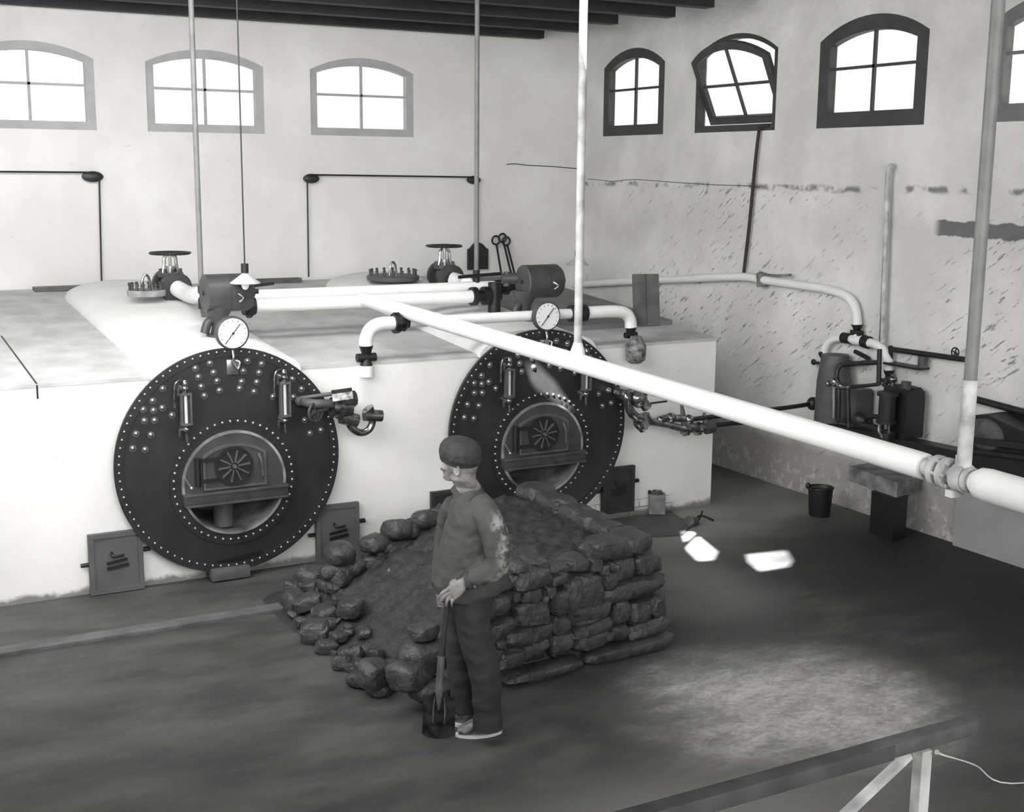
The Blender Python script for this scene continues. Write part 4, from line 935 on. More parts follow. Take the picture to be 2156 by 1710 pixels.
# left boiler feed valve
o = thing('feed_check_valve', 'dull metal check valve with a hanging U bend right of the left boiler', 'valve', fp(715, 850), 'boiler feed fittings')
mb = MB().cyl(fp(700, 842, 9.15), fp(743, 836, 9.1), .075, n=8); mb.cyl(fp(698, 858), fp(738, 856), .08, n=14); mb.cyl(fp(735, 840), fp(748, 838), .06, n=8); mb.ell(fp(720, 862), .09, .07, .08); mb.cyl(fp(735, 852), fp(752, 848), .05, .015, n=12); mb.build('body', BRASS, o, smooth=35)
mb = MB().cyl(fp(634, 838, 9.3), fp(725, 826, 9.12), .016, n=10); mb.tube([fp(632, 845, 9.34), fp(660, 850), fp(700, 850)], .035, 12); mb.ell(fp(632, 845, 9.32), .045, .04, .04); mb.build('lever', GREYIRON, o, smooth=40)
mb = handwheel(MB(), fp(664, 868, 9.12), V(.5, -1, 0), .07, .012, 4, .02); mb.cyl(fp(664, 868, 9.12), fp(690, 860), .015, n=8); mb.build('handwheel', IRON2, o, smooth=40)
mb = MB().cyl(fp(718, 878), fp(752, 886), .055, n=12); mb.cyl(fp(728, 862), fp(735, 880), .06, .04, n=14)
mb.cyl(fp(767, 874), fp(803, 876), .048, n=12); mb.cyl(fp(774, 860), fp(786, 876), .052, .025, n=14); mb.build('union', BRASS, o, smooth=35)
MB().tube([fp(735, 888), fp(739, 898), fp(750, 908), fp(763, 911), fp(776, 905), fp(783, 893), fp(785, 880)], .030, 14).build('u_bend', BRASS, o)

# ------------------------------------------------------------------ floor bits on the right
pa = [(1276, 1098), (1412, 1079), (1432, 1092), (1462, 1101), (1437, 1128), (1355, 1133), (1290, 1125)]
o = tag(MB().prism([W(a, b, 'z', .002) for a, b in pa], Z*.012).build('pit_cover', mat('iron_plate', .055, .6, var=.2, nscale=4), smooth=0), 'dark flat iron plate on the floor before the right end of the block', 'plate')
c = W(1390, 1083, 'z', .015); c.z = .016
a1_ = V(.86, -.5, 0).normalized(); a2_ = V(.5, .86, 0).normalized()
o = thing('box', 'small grey box with an open top standing on the floor plate', 'box', c)
mb = MB().box(c+V(0, .06, .09), (.15, .14, .18), (a1_, a2_, Z), bev=.006); mb.build('body', GREYBOX, o, smooth=0)
mb = MB().lathe([(.045, 0), (.05, .03), (.042, .032), (.035, .005)], c+V(0, .06, .178), Z, 18); mb.build('rim', TIN, o, smooth=40)
MB().box(c+a1_*-.07+V(0, .06, .195), (.02, .02, .035)).build('latch', DARKM, o, smooth=0)
c = W(1458, 1106, 'z', .0); o = thing('dustpan', 'small metal scoop lying on the floor beside the iron plate', 'scoop', c)
mb = MB().loft([(c+V(-.09, -.02, .012), Y, Z, .05, .010), (c+V(-.03, 0, .045), Y, Z, .07, .045), (c+V(.06, .03, .03), Y, Z, .05, .03)], 16); mb.build('pan', TIN, o, smooth=40)
mb = MB().tube([c+V(.05, .03, .04), c+V(.13, .05, .06), c+V(.25, .02, .01)], .010, 8); mb.cyl(c+V(.11, .05, .02), c+V(.13, .03, .11), .008, n=8); mb.build('handle', DARKM, o, smooth=40)

# ------------------------------------------------------------------ coal heap
F0, F1 = V(2.72, 6.42, 0), V(4.84, 6.66, 0)
def sstep(a, b, x):
    t = min(1, max(0, (x-a)/(b-a))); return t*t*(3-2*t)
def hh(x, y):
    """height of the loose coal"""
    lf = sstep(2.75+.15*math.sin(y*2.2), 4.15, x)
    h = .10+.53*lf
    h *= sstep(9.0, 8.5, y)
    fx = F0.x+(x-F0.x); fy = F0.y+(x-F0.x)*(F1.y-F0.y)/(F1.x-F0.x)
    dip = (1-sstep(3.0, 4.1, x))*sstep(8.3, 7.0, y)
    h -= .20*dip
    h *= sstep(2.62, 2.95, x)
    h *= sstep(fy+.02, fy+.15, y)
    xr_ = 4.74+.05*(y-6.6)
    h *= sstep(xr_+.12, xr_-.02, x)
    return max(h, 0)
mb = MB(); nx, ny = 130, 150; G = []
for j in range(ny+1):
    row = []
    for i in range(nx+1):
        x = 2.55+2.75*i/nx; y = 6.35+3.0*j/ny; h = hh(x, y)
        p = V(x, y, 0); nn = noise.noise(p*5)*.035+noise.noise(p*13)*.030+abs(noise.noise(p*30))*.026
        row.append(mb.b.verts.new(V(x, y, h+nn*min(1, h*6)-.012 if h > .004 else -.02)))
    G.append(row)
for j in range(ny):
    for i in range(nx): mb.b.faces.new((G[j][i], G[j][i+1], G[j+1][i+1], G[j+1][i]))
o = mb.build('small_coal', COALF, smooth=60); tag(o, 'heap of loose small coal filling the stacked wall of lumps', 'coal', kind='stuff')
def lump(sz, seed, rough=.12, e=.62, axes=None):
    """one rounded, faceted lump"""
    b = bmesh.new(); bmesh.ops.create_icosphere(b, subdivisions=3, radius=1.0)
    off = V(seed*3.1, seed*1.7, seed*2.3)
    planes = []
    rg = random.Random(seed)
    for k in range(9):
        d = V(rg.uniform(-1, 1), rg.uniform(-1, 1), rg.uniform(-1, 1)).normalized(); planes.append((d, rg.uniform(.72, .95)))
    for v in b.verts:
        p = v.co.normalized()
        q = V(*[math.copysign(abs(c_)**e, c_) for c_ in p]); q = q*(.80)
        for d, t in planes:
            s_ = q.dot(d)
            if s_ > t: q -= d*(s_-t)*.85
        q *= 1+rough*noise.noise(p*1.6+off)+rough*.45*noise.noise(p*4+off)
        v.co = V(q.x*sz[0], q.y*sz[1], q.z*sz[2])
    return b
def put_lump(c, sz, seed, lab, grp, rot=(0, 0, 0), m=None, rough=.13, e=.5):
    b = lump(sz, seed, rough, e)
    bmesh.ops.transform(b, matrix=Matrix.Rotation(rot[2], 4, 'Z') @ Matrix.Rotation(rot[1], 4, 'Y') @ Matrix.Rotation(rot[0], 4, 'X'), verts=b.verts)
    me = bpy.data.meshes.new('coal_lump'); b.to_mesh(me); b.free(); me.materials.append(m or COAL)
    me.polygons.foreach_set('use_smooth', [True]*len(me.polygons)); me.set_sharp_from_angle(angle=math.radians(32))
    o = bpy.data.objects.new('coal_lump', me); COL.objects.link(o); o.location = c
    return tag(o, lab, 'coal', grp)
rg = random.Random(11)
fd_ = (F1-F0).normalized(); ang = math.atan2(fd_.y, fd_.x); nrm = V(fd_.y, -fd_.x, 0); LEN = (F1-F0).length
LF = 'rounded dark coal lump built into the front face of the heap'
seed = 100
# bottom course: long flat slabs
s_ = .78; z = 0.0
for ln in (.62, .78):
    c = F0+fd_*(s_+ln/2)+Z*.045; put_lump(c, (ln*.62, .12, .058), seed, 'long flat dark slab at the foot of the coal heap front, ' + ('left one' if seed == 100 else 'right one'), 'base slabs of the heap', (0, 0, ang), rough=.06, e=.4); seed += 1; s_ += ln
FACE = [(1750,370,240,110),(1880,345,150,100),(1210,470,70,60),(1350,450,90,44),(1392,478,60,44),(1470,482,90,52),(1560,460,120,90),(1645,455,70,80),(1700,480,60,70),(1745,462,55,54),(1820,485,130,130),(1940,455,145,120),
(1280,530,200,120),(1430,535,100,90),(1595,612,215,215),(1730,550,90,120),(1875,597,335,120),(1285,625,125,85),(1190,635,65,62),(1395,605,75,85),(1442,662,92,135),(1362,660,55,65),
(1110,690,125,135),(1290,733,195,155),(1630,735,250,112),(1805,727,100,135),(1910,722,120,125),(2000,680,95,115),(1120,812,135,112),(1210,872,155,112),(1345,837,125,112),(1455,800,112,140),
(1630,815,245,74),(1790,835,92,84),(1945,812,215,84),(1762,770,44,54),(2008,748,54,46),(1100,905,70,70),(1310,945,155,125),(1455,905,125,130),(1620,890,225,95),(1990,872,84,64),(1932,882,46,54),
(1160,985,200,110),(1060,960,120,110),(1040,850,110,120),(1030,720,110,130),(1060,590,110,100),(1130,560,100,80),(1200,545,70,70),(960,1000,130,120),(980,880,110,110),(960,760,120,120),(950,640,110,110),(1720,860,70,60)]
PN = V(fd_.y, -fd_.x, 0)
def onface(px, py, off=0.0):
    d = ray(px, py); t = (F0+PN*off-CAMP).dot(PN)/d.dot(PN); return CAMP+d*t
for zx, zy, zw, zh in FACE:
    px, py = 640+zx*800/2156, 1020+zy*580/1563
    c = onface(px, py, .0); hw_, hh_ = zw/2.695/2, zh/2.695/2
    wx = (onface(px+hw_, py)-onface(px-hw_, py)).length/2; wz = abs(onface(px, py-hh_).z-onface(px, py+hh_).z)/2
    put_lump(V(c.x, c.y, max(c.z, .03))+PN*(-.055+rg.uniform(-.02, .015)), (wx*1.27, .13, wz*1.30), seed, LF, 'lumps in the heap front', (rg.uniform(-.08, .08), rg.uniform(-.07, .07), ang+rg.uniform(-.1, .1)), e=.46); seed += 1
# right end face of the heap
LR = 'dark coal lump on the right end of the heap, by the bright floor'
z = .0
for ri, rh in enumerate((.15, .16, .15, .14, .12)):
    y = 6.78
    while y < 8.5:
        ln = rg.choice((.24, .32, .4)); put_lump(V(4.80+.05*(y-6.6)+rg.uniform(-.02, .02)-.02*ri, y+ln/2, z+rh/2), (.14, ln*.66, rh*.70), seed, LR, 'lumps at the right end of the heap', (0, rg.uniform(-.1, .1), rg.uniform(-.15, .15))); seed += 1; y += ln
    z += rh
# ragged lumps along the left edge
LL = 'loose dark coal lump at the left foot of the heap'
edge = [(2.80, 6.75), (2.74, 6.95), (2.84, 7.1), (2.72, 7.25), (2.86, 7.35), (2.78, 7.55), (2.90, 7.62), (2.76, 7.78), (2.88, 7.92), (2.74, 8.02), (2.86, 8.15), (2.80, 8.3), (2.93, 8.38), (3.0, 8.55), (2.9, 8.6), (3.08, 8.72), (2.98, 8.78), (3.12, 8.9), (3.0, 7.3), (3.05, 7.8), (3.02, 8.15)]
for x, y in edge:
    q = rg.uniform(.05, .10); put_lump(V(x+rg.uniform(-.03, .03), y, hh(x, y)+q*.55), (q*rg.uniform(1, 1.5), q*rg.uniform(1, 1.4), q*rg.uniform(.7, 1.0)), seed, LL, 'loose lumps at the left foot', (rg.uniform(-.3, .3), rg.uniform(-.3, .3), rg.uniform(0, 3))); seed += 1
for k in range(46):
    t = rg.random(); x = 2.74+.30*rg.random()+.28*sstep(.75, 1, t); y = 6.75+2.1*t; q = rg.uniform(.025, .055)
    put_lump(V(x, y, max(hh(x, y), 0)+q*.4), (q*rg.uniform(1, 1.5), q*rg.uniform(1, 1.3), q*rg.uniform(.6, 1.0)), seed, 'small coal rubble piece along the left edge of the heap', 'rubble along the left edge', (rg.uniform(-.5, .5), rg.uniform(-.5, .5), rg.uniform(0, 3))); seed += 1
LT = 'dark coal lump on the rear crest of the heap, left of the stoker'
for px, py, y, r in ((716, 1165, 9.0, .13), (740, 1190, 8.85, .10), (728, 1205, 8.8, .09), (790, 1145, 8.8, .12), (835, 1115, 8.8, .13), (812, 1150, 8.6, .09), (862, 1118, 8.7, .10), (800, 1165, 8.5, .07), (895, 1095, 8.7, .12), (770, 1210, 8.6, .08), (850, 1150, 8.4, .10), (880, 1160, 8.2, .11), (700, 1200, 8.9, .10), (905, 1120, 8.4, .09), (925, 1095, 8.6, .1)):
    y = min(y, 8.22); p = W(px, py, 'y', y); put_lump(V(p.x, y, max(p.z, r*.5)), (r*1.2, r, r*.75), seed, LT, 'lumps on the rear crest', (rg.uniform(-.3, .3), rg.uniform(-.3, .3), rg.uniform(0, 3)), rough=.10, e=.7); seed += 1
    h_ = p.z-.02
    if h_ > .22:
        put_lump(V(p.x, y+.02, h_-r*1.0), (r*1.2, r*1.1, r*.8), seed, LT, 'lumps on the rear crest', (0, 0, rg.uniform(0, 3))); seed += 1
        if h_ > .4: put_lump(V(p.x, y+.04, (h_-r*1.5)*.5), (r*1.3, r*1.2, (h_-r*1.5)*.62), seed, LT, 'lumps on the rear crest', (0, 0, rg.uniform(0, 3))); seed += 1
LB = 'flat dark coal slab at the back top of the heap, under the right boiler'
for px, py, y, rx in ((1085, 1062, 8.45, .16), (1130, 1068, 8.5, .18), (1165, 1085, 8.4, .17), (1070, 1085, 8.3, .15), (1110, 1090, 8.2, .16), (1200, 1095, 8.3, .16), (1240, 1110, 8.2, .15), (1290, 1120, 8.0, .16), (1320, 1140, 7.6, .18), (1290, 1150, 7.3, .2), (1350, 1150, 7.1, .13)):
    p = W(px, py, 'y', y); put_lump(V(p.x, y, p.z-.03), (rx, rx*.7, .055), seed, LB, 'slabs at the back top of the heap', (rg.uniform(-.1, .1), rg.uniform(-.08, .08), rg.uniform(0, 3)), rough=.1, e=.5); seed += 1
for px, py, lab, r in ((497, 0, '', 0),):
    pass
# the big blocks left of the stoker's shovel
for (px, py, y, sz, lab, rot) in ((893, 1330, 6.50, (.12, .10, .055), 'flat smooth coal block lying topmost beside the shovel handle', (0, .04, .2)), (888, 1378, 6.50, (.20, .16, .125), 'large squared coal block under the flat smooth one', (.1, 0, .1)), (862, 1420, 6.45, (.17, .14, .11), 'broad coal block at the floor behind the shovel blade', (0, .1, .5)), (905, 1450, 6.42, (.16, .12, .085), 'dark coal block low behind the shovel socket', (.1, .1, -.2)), (790, 1420, 6.75, (.15, .12, .11), 'pointed coal block at the front left corner of the heap', (.2, .3, .4))):
    p = W(px, py, 'y', y); put_lump(V(p.x, y, max(p.z, sz[2]*.8)), sz, seed, lab, 'blocks beside the shovel', rot, rough=.08, e=.5); seed += 1
# pale chips
CHIP = mat('pale_slate', .30, .6, var=.4, nscale=20)
for px, py, y, lab in ((826, 1202, 8.0, 'pale slaty chip on the dark slope left of the stoker'), (820, 1140, 8.5, 'pale slaty chip on the crest left of the stoker')):
    p = W(px, py, 'y', y); put_lump(V(p.x, y, p.z), (.055, .035, .022), seed, lab, 'pale chips on the coal', (.4, .3, .2), CHIP, e=.8); seed += 1

# ------------------------------------------------------------------ railing in the lower right
RY = 3.24
r0 = W(1380, 1712, 'y', RY); r1 = W(2052, 1522, 'y', RY)
rail = thing('railing', 'dark wooden handrail with pale post and brace in the lower right corner', 'railing', V(3.4, RY, 0))
zr = 1.0
MB().box(V(1.9, RY, zr), (3.0, .075, .065), bev=.012).build('handrail', RAILM, rail, smooth=30)
MB().box(V(3.56, RY, zr+.005), (.56, .068, .06), bev=.010).build('handrail_end', WOOD, rail, smooth=30)
pq = W(1938, 1650, 'y', RY)
MB().box(V(pq.x, RY+.0, .48), (.052, .05, .96), bev=.004).build('post', PIPEW, rail, smooth=0)
bt = W(1925, 1596, 'y', RY); bb = W(1810, 1705, 'y', RY); dd = (bb-bt).normalized()
MB().bar(V(bt.x, RY+.03, bt.z), V(bt.x, RY+.03, bt.z)+dd*((bt.z-.02)/-dd.z), .02, .04, upv=Y).build('brace', PIPEW, rail, smooth=0)
q0 = V(pq.x+.02, RY-.05, zr-.035); q1 = W(2130, 1650, 'y', RY-.1)
tag(MB().tube([q0, q0+V(.035, 0, -.02), (q0+q1)/2+V(0, 0, .012), q1, q1+V(.7, 0, -.1), V(q1.x+1.3, RY-.1, .5)], [.010, .004, .003, .003, .003, .003], 8).build('cord', PIPEW), 'thin pale cord tied to the top of the railing post', 'cord')

# ------------------------------------------------------------------ stoker and shovel
hor = V(math.sin(YAW), math.cos(YAW), 0); uu = V(math.cos(YAW), -math.sin(YAW), 0)
MP = V(3.04, 5.92, 0)
def M(px, py, off=0.0):
    """point at a photo pixel in the upright plane through the man, pushed back by off metres"""
    d = ray(px, py); t = ((MP-CAMP).dot(hor)+off)/d.dot(hor); return CAMP+d*t
def remeshed(mb, name, m, parent, vox, smooth_it=2, label=None):
    bmesh.ops.recalc_face_normals(mb.b, faces=mb.b.faces)
    me = bpy.data.meshes.new('tmp'); mb.b.to_mesh(me); mb.b.free()
    t = bpy.data.objects.new('tmp', me); COL.objects.link(t)
    r = t.modifiers.new('r', 'REMESH'); r.mode = 'VOXEL'; r.voxel_size = vox; r.use_smooth_shade = True
    s = t.modifiers.new('s', 'SMOOTH'); s.iterations = smooth_it; s.factor = .5
    dg = bpy.context.evaluated_depsgraph_get(); dg.update()
    me2 = bpy.data.meshes.new_from_object(t.evaluated_get(dg)); bpy.data.objects.remove(t)
    me2.name = name; me2.materials.clear(); me2.materials.append(m)
    o0 = world_loc(parent)
    me2.transform(Matrix.Translation(-o0)); me2.polygons.foreach_set('use_smooth', [True]*len(me2.polygons))
    o = bpy.data.objects.new(name, me2); COL.objects.link(o); o.parent = parent
    if label: o['label'] = label
    return o
man = thing('person', 'stoker in cap and dark work clothes, back half turned, leaning on a shovel', 'person', MP)
fdir = (-.88*uu+.48*hor).normalized(); side = Z.cross(fdir)     # his left side, towards the viewer
hdir = (-.86*uu+.51*hor).normalized(); hside = Z.cross(hdir)
# head, neck and body in one skin
HC_ = M(968, 972, .0)
body = MB()
body.ell(HC_+hdir*-.012+Z*.012, .078, .100, .112, (hside, hdir, Z))                       # skull
body.loft([(HC_+hdir*.035+Z*.01, hside, hdir, .064, .060), (HC_+hdir*.045-Z*.035, hside, hdir, .060, .056), (HC_+hdir*.050-Z*.075, hside, hdir, .050, .046), (HC_+hdir*.056-Z*.108, hside, hdir, .034, .034)], 20)   # face and jaw
body.loft([(HC_+hdir*.092+Z*.012, hside, Z, .009, .012), (HC_+hdir*.110-Z*.022, hside, Z, .013, .014), (HC_+hdir*.100-Z*.034, hside, Z, .015, .008)], 12)   # nose
body.ell(HC_+hdir*.082+Z*.020, .045, .018, .012, (hside, hdir, Z))                        # brow
body.ell(HC_+hdir*.092-Z*.064, .022, .014, .008, (hside, hdir, Z)); body.ell(HC_+hdir*.088-Z*.096, .020, .016, .014, (hside, hdir, Z))   # lips, chin
for s in (-1, 1):
    ec = HC_+hside*(.080*s)-hdir*.030-Z*.026; ea = (hdir*.97-Z*.2).normalized(); eb = hside.cross(ea).normalized()*s
    body.ell(ec-hside*(.006*s), .006, .016, .028, (hside, ea, eb))
    body.tube([ec+ea*(.017*math.cos(t))+eb*(.030*math.sin(t)) for t in [2*PI*k/14 for k in range(12)]], .0050, 8, 2)
    body.ell(ec-eb*(.026*s)*1, .006, .009, .010, (hside, ea, eb))
    body.ell(HC_+hside*(.045*s)+hdir*.065-Z*.03, .024, .022, .022, (hside, hdir, Z))
nb = M(985, 1045, .02)
body.loft([(HC_-hdir*.02-Z*.03, hside, hdir, .064, .072), (HC_-hdir*.022-Z*.09, hside, hdir, .066, .070), (nb+Z*.06, side, fdir, .070, .072), (nb, side, fdir, .072, .07), (nb-Z*.08, side, fdir, .10, .07)], 22)
chest = M(992, 1130, .03); hips = M(998, 1255, .03)
body.loft([(nb-Z*.06, side, fdir, .09, .06), (chest, side, fdir, .11, .08), (M(985, 1200, .03), side, fdir, .11, .10), (hips, side, fdir, .11, .08)], 24)
sh_n = M(1022, 1072, -.14); el_n = M(1048, 1186, -.19); wr_n = M(978, 1226, -.17)
sh_f = M(962, 1072, .20); el_f = M(930, 1180, .22); wr_f = M(926, 1240, .08)
body.tube([sh_n, (sh_n+el_n)/2, el_n, (el_n+wr_n)/2, wr_n], [.05, .045, .038, .034, .026], 14)
body.tube([sh_f, (sh_f+el_f)/2, el_f, (el_f+wr_f)/2, wr_f], [.05, .045, .038, .034, .026], 14)
hipn = M(1002, 1275, -.06); hipf = M(985, 1270, .12)
kn_n = M(1018, 1408, -.05); an_n = M(1026, 1530, -.03); kn_f = M(978, 1395, .16); an_f = M(980, 1500, .18)
body.tube([hipn, (hipn+kn_n)/2, kn_n, an_n], [.055, .06, .05, .04], 16); body.tube([hipf, (hipf+kn_f)/2, kn_f, an_f], [.055, .06, .05, .04], 16)
# near hand on the shovel grip

pk = M(950, 1250, -.178); hd = (pk-wr_n).normalized(); hn = (-hor*.82+Z*.55+uu*.1); hn = (hn-hd*hn.dot(hd)).normalized(); hs = hn.cross(hd).normalized()
body.loft([(wr_n-hd*.03, hs, hn, .026, .021), (wr_n, hs, hn, .028, .020), (wr_n+hd*.03, hs, hn, .038, .019), (wr_n+hd*.06, hs, hn, .043, .018), (pk+hd*.004, hs, hn, .042, .014)], 20)
for (kx, ky), (jx, jy), (tx, ty), r in (((940, 1243), (931, 1249), (922, 1261), 1.0), ((942, 1251), (934, 1258), (928, 1269), 1.05), ((946, 1258), (941, 1266), (939, 1277), 1.0), ((954, 1263), (951, 1270), (951, 1278), .85)):
    body.tube([M(kx+6, ky-3, -.178), M(kx, ky, -.186), M(jx, jy, -.198), M(tx, ty, -.186)], [.0105*r, .0105*r, .0095*r, .0075*r], 10, 4)
body.tube([wr_n+hd*.03-hs*.034-hn*.004, wr_n+hd*.055-hs*.046-hn*.016, wr_n+hd*.08-hs*.040-hn*.03], [.014, .012, .009], 10, 4)
body.tube([wr_n+hd*.03+hs*.034-hn*.004, wr_n+hd*.06+hs*.036-hn*.018, wr_n+hd*.075+hs*.030-hn*.034], [.013, .0115, .009], 10, 4) if False else None
# far hand resting lower on the grip
pf = M(924, 1256, .0); hd2 = (pf-wr_f).normalized(); hs2 = fdir.cross(hd2).normalized(); hn2 = hd2.cross(hs2)
body.loft([(wr_f, hs2, hn2, .026, .020), (wr_f+hd2*.03, hs2, hn2, .038, .018), (pf+hd2*.02, hs2, hn2, .038, .014)], 16)
for i, f in enumerate((-.028, -.009, .010, .028)):
    k0 = pf+hs2*f+hd2*.015; body.tube([k0, k0+hd2*.03, k0+hd2*.045-hn2*.018, k0+hd2*.045-hn2*.034], [.0105, .0095, .009, .0075], 10, 4)
body.tube([wr_f+hd2*.02+hs2*.03, wr_f+hd2*.045+hs2*.05, wr_f+hd2*.07+hs2*.05-hn2*.015], [.0125, .011, .009], 10, 4)
bd = remeshed(body, 'body', SKIN, man, .0042, 2)
# cap
cap = MB()
cc = HC_+Z*.030
tilt = (Z*.96-hdir*.20+hside*.05).normalized(); cf = (hdir-tilt*hdir.dot(tilt)).normalized(); cs = tilt.cross(cf)
cap.loft([(cc-tilt*.036+cf*.000, cs, cf, .086, .108), (cc-tilt*.022, cs, cf, .092, .114), (cc+tilt*.004, cs, cf, .104, .122), (cc+tilt*.04, cs, cf, .106, .120), (cc+tilt*.072, cs, cf, .092, .104), (cc+tilt*.094, cs, cf, .062, .070), (cc+tilt*.102, cs, cf, .02, .025)], 32)
for v in cap.b.verts: v.co += (v.co-cc).normalized()*.006*noise.noise(v.co*22)
remeshed(cap, 'cap', CAPM, man, .005, 2)
mo = MB().ell(HC_+hdir*.100-Z*.048, .034, .012, .012, (hside, hdir, Z)); mo.build('moustache', HAIRM, man, smooth=40)
for s in (-1, 1): MB().ell(HC_+hside*(.032*s)+hdir*.086+Z*.0, .011, .009, .009, (hside, hdir, Z))  .build('eye', IRON2, man, smooth=40)
# shirt: torso rings by silhouette, then sleeves
def edgering(py, pxl, pxr, off, depth):
    l, r = M(pxl, py, off), M(pxr, py, off); c = (l+r)/2; return (c, uu, hor, (r-l).length/2, depth)
shirt = MB()
shirt.loft([edgering(1026, 972, 1012, .02, .070), edgering(1040, 957, 1024, .02, .11), edgering(1060, 948, 1042, .03, .19), edgering(1085, 942, 1054, .03, .20), edgering(1120, 934, 1063, .03, .19), edgering(1160, 921, 1067, .03, .18), edgering(1195, 914, 1070, .03, .18), edgering(1222, 912, 1070, .03, .18), edgering(1240, 913, 1058, .03, .175), edgering(1254, 918, 1036, .03, .165)], 40)
shirt.tube([M(1010, 1062, -.08), M(1026, 1085, -.15), M(1042, 1130, -.19), M(1050, 1175, -.20), M(1040, 1198, -.20), M(1012, 1212, -.19), M(990, 1222, -.18)], [.072, .076, .073, .068, .064, .055, .047], 22)
shirt.tube([M(960, 1062, .14), M(948, 1100, .21), M(938, 1165, .23), M(930, 1205, .18), M(926, 1232, .10)], [.072, .074, .068, .055, .045], 22)
sh = remeshed(shirt, 'shirt', SHIRTM, man, .008, 5)
# creases and dust along the near sleeve
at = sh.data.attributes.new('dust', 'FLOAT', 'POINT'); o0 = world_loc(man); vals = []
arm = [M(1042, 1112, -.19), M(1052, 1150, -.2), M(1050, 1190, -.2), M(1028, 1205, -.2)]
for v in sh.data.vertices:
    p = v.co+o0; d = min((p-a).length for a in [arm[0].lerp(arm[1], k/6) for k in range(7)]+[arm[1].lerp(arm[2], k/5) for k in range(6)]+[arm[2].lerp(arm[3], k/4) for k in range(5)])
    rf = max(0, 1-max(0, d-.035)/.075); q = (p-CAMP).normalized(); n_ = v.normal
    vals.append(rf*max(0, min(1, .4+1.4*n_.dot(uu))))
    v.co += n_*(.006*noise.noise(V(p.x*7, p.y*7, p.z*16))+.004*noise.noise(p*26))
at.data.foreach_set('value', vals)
tl = (Z-fdir*.42).normalized(); tf = tl.cross(side)*-1
col = MB().loft([(nb+Z*.018+tl*-.012, side, tf, .092, .094), (nb+Z*.018+tl*.012, side, tf, .083, .085), (nb+Z*.018+tl*.016, side, tf, .078, .080), (nb+Z*.018+tl*.008, side, tf, .076, .078)], 32); col.build('collar', SHIRT, man, smooth=50)
cf_ = MB().tube([M(992, 1222, -.18), M(983, 1226, -.178)], [.0485, .0475], 20, 1); cf_.build('cuff', SHIRT, man, smooth=40)
MB().ell(M(1000, 1236, -.222), .009, .006, .010).build('cuff_button', TIN, man, smooth=40)
# trousers
tr = MB()
tr.loft([edgering(1235, 925, 1050, .03, .15), edgering(1262, 930, 1042, .03, .155), edgering(1290, 952, 1036, .03, .15)], 32)
tr.tube([M(1000, 1262, -.04), M(996, 1300, -.05), M(1000, 1340, -.05), M(1011, 1380, -.05), M(1021, 1420, -.05), M(1025, 1470, -.04), M(1027, 1512, -.03), M(1027, 1530, -.03)], [.095, .098, .096, .092, .086, .080, .078, .077], 26)
tr.tube([M(985, 1262, .12), M(975, 1310, .15), M(972, 1370, .17), M(974, 1430, .18), M(978, 1480, .19), M(979, 1500, .19)], [.095, .094, .088, .080, .074, .073], 26)
to = remeshed(tr, 'trousers', TROU, man, .008, 5)
for v in to.data.vertices:
    p = v.co+o0; v.co += v.normal*(.011*noise.noise(V(p.x*6, p.y*6, p.z*13))+.004*noise.noise(p*24))
MB().tube([M(1027, 1510, -.03), M(1027, 1532, -.03)], [.083, .085], 26, 1).build('turn_up', TROU, man, smooth=40)
# shoes
def shoe(heel, toe, off_name):
    d = (toe-heel); d.z = 0; ln = d.length; d.normalize(); s = Z.cross(d); h = V(heel.x, heel.y, 0)
    mb = MB().loft([(h-d*.02+Z*.045, s, Z, .030, .022), (h+d*.02+Z*.052, s, Z, .042, .036), (h+d*.07+Z*.062, s, Z, .048, .060), (h+d*ln*.45+Z*.062, s, Z, .050, .055), (h+d*ln*.65+Z*.05, s, Z, .051, .040), (h+d*ln*.87+Z*.040, s, Z, .048, .028), (h+d*ln+Z*.032, s, Z, .028, .014)], 20)
    sho = mb.build('shoe', LEATH, man, smooth=50)
    out = []
    for k in range(28):
        a = 2*PI*k/28; t = .5-.5*math.cos(a); wv = (.046+.012*math.sin(PI*t)) * (1 if True else 1); out.append(h+d*(-.03+(ln+.045)*t)+s*wv*math.sin(a)*1.0+Z*.002)
    MB().prism(out, Z*.018).build('sole', SOLE, sho, smooth=30)
hn_ = W(1046, 1552, 'z', 0); tn_ = W(964, 1556, 'z', 0); hn_ += hor*.05; tn_ += hor*.03
shoe(V(hn_.x, hn_.y, 0), V(tn_.x, tn_.y, 0), 'near')
hf_ = V(an_f.x, an_f.y, 0)+uu*.06; tf_ = hf_-uu*.22+hor*.09
shoe(hf_, tf_, 'far')
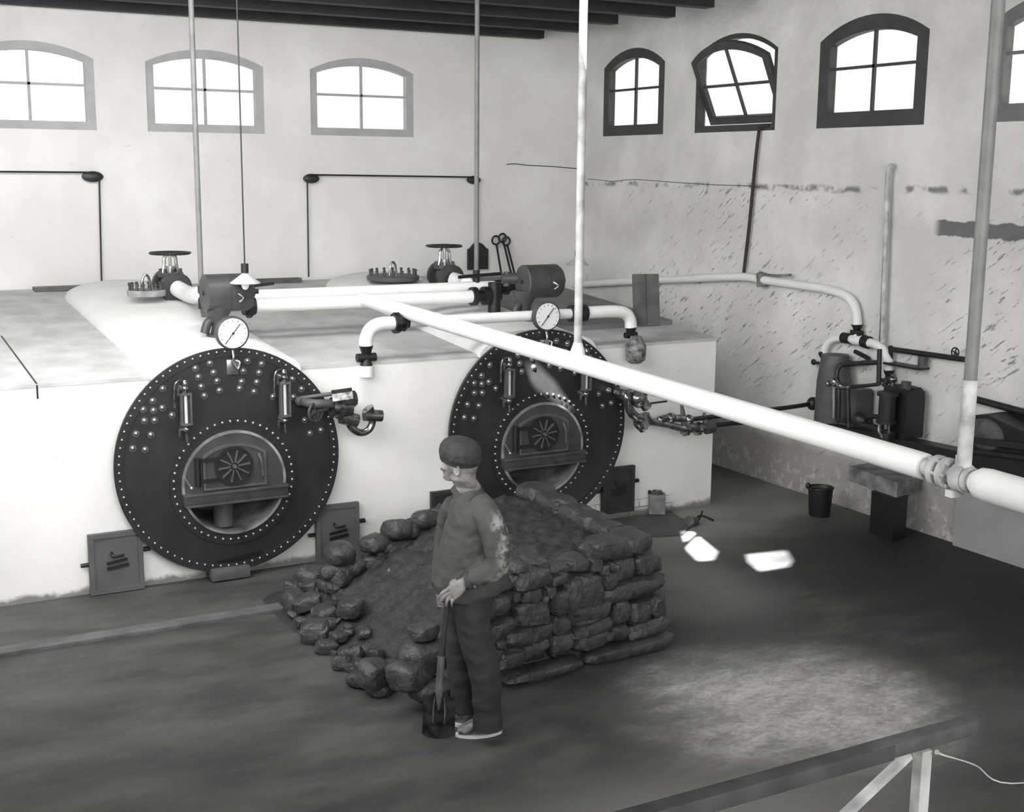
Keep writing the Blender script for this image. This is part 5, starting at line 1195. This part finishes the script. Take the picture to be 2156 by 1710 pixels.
# shovel
SHP = -.17
top = M(943, 1258, SHP); mid = M(929, 1385, SHP-.01); sock = M(925, 1450, SHP-.015); tip = M(922, 1556, SHP-.02)
tipz = W(922, 1557, 'z', 0.0)
lk = thing('shovel', 'worn steel shovel standing on its blade in front of the stoker', 'shovel', V(tipz.x, tipz.y, 0))
tp = V(tipz.x, tipz.y, .004)
MB().tube([top, top.lerp(mid, .5), mid], .0155, 14).build('shaft', mat('dark_shaft_wood', .035, .5, var=.4), lk)
mb = MB().tube([top-uu*.028+Z*.004, top+uu*.030+Z*.004], .014, 12, 1); mb.build('grip', WOOD, lk)
dirb = (mid-tp).normalized()
mb = MB().tube([mid+dirb*.01, sock, sock-dirb*.07, sock-dirb*.15], [.020, .021, .015, .005], 14); mb.build('socket', mat('socket_steel', .32, .35, metal=.7, var=.5), lk)
# blade: curved sheet facing the viewer
bw = .092; hb = .350; nu_, nv_ = 14, 14; mb = MB(); grid = []
bn = -(hor - dirb*hor.dot(dirb)).normalized(); bs = dirb.cross(bn).normalized()
if bs.dot(uu) < 0: bs = -bs
for j in range(nv_+1):
    t = j/nv_; row = []
    for i in range(nu_+1):
        s_ = -1+2*i/nu_
        wv = bw*(1.0-.05*t); zz_ = t*(hb-.055*sstep(.12, .75, abs(s_)))
        curve = -.030*(s_**2)-.022*math.sin(PI*t)*(1-abs(s_))+.018*max(0, 1-abs(s_)*5)*t
        top_cut = -.05*max(0, (abs(s_)-.15))*0
        row.append(mb.b.verts.new(tp+dirb*(zz_-(.028*(1-abs(s_)) if t > .98 else 0)*0)+bs*(wv*s_)+bn*curve))
    grid.append(row)
for j in range(nv_):
    for i in range(nu_): mb.b.faces.new((grid[j][i], grid[j][i+1], grid[j+1][i+1], grid[j+1][i]))
r_ = bmesh.ops.solidify(mb.b, geom=list(mb.b.faces), thickness=.005)
mb.build('blade', BLADE, lk, smooth=50)
for s_ in (-.34, .34):
    MB().tube([tp+dirb*(hb*.30)+bs*(bw*s_)+bn*-.012, tp+dirb*(hb*.62)+bs*(bw*s_)+bn*-.006, tp+dirb*(hb*.86)+bs*(bw*s_*.8)+bn*.002], [.003, .006, .003], 8).build('rib', STEEL, lk)
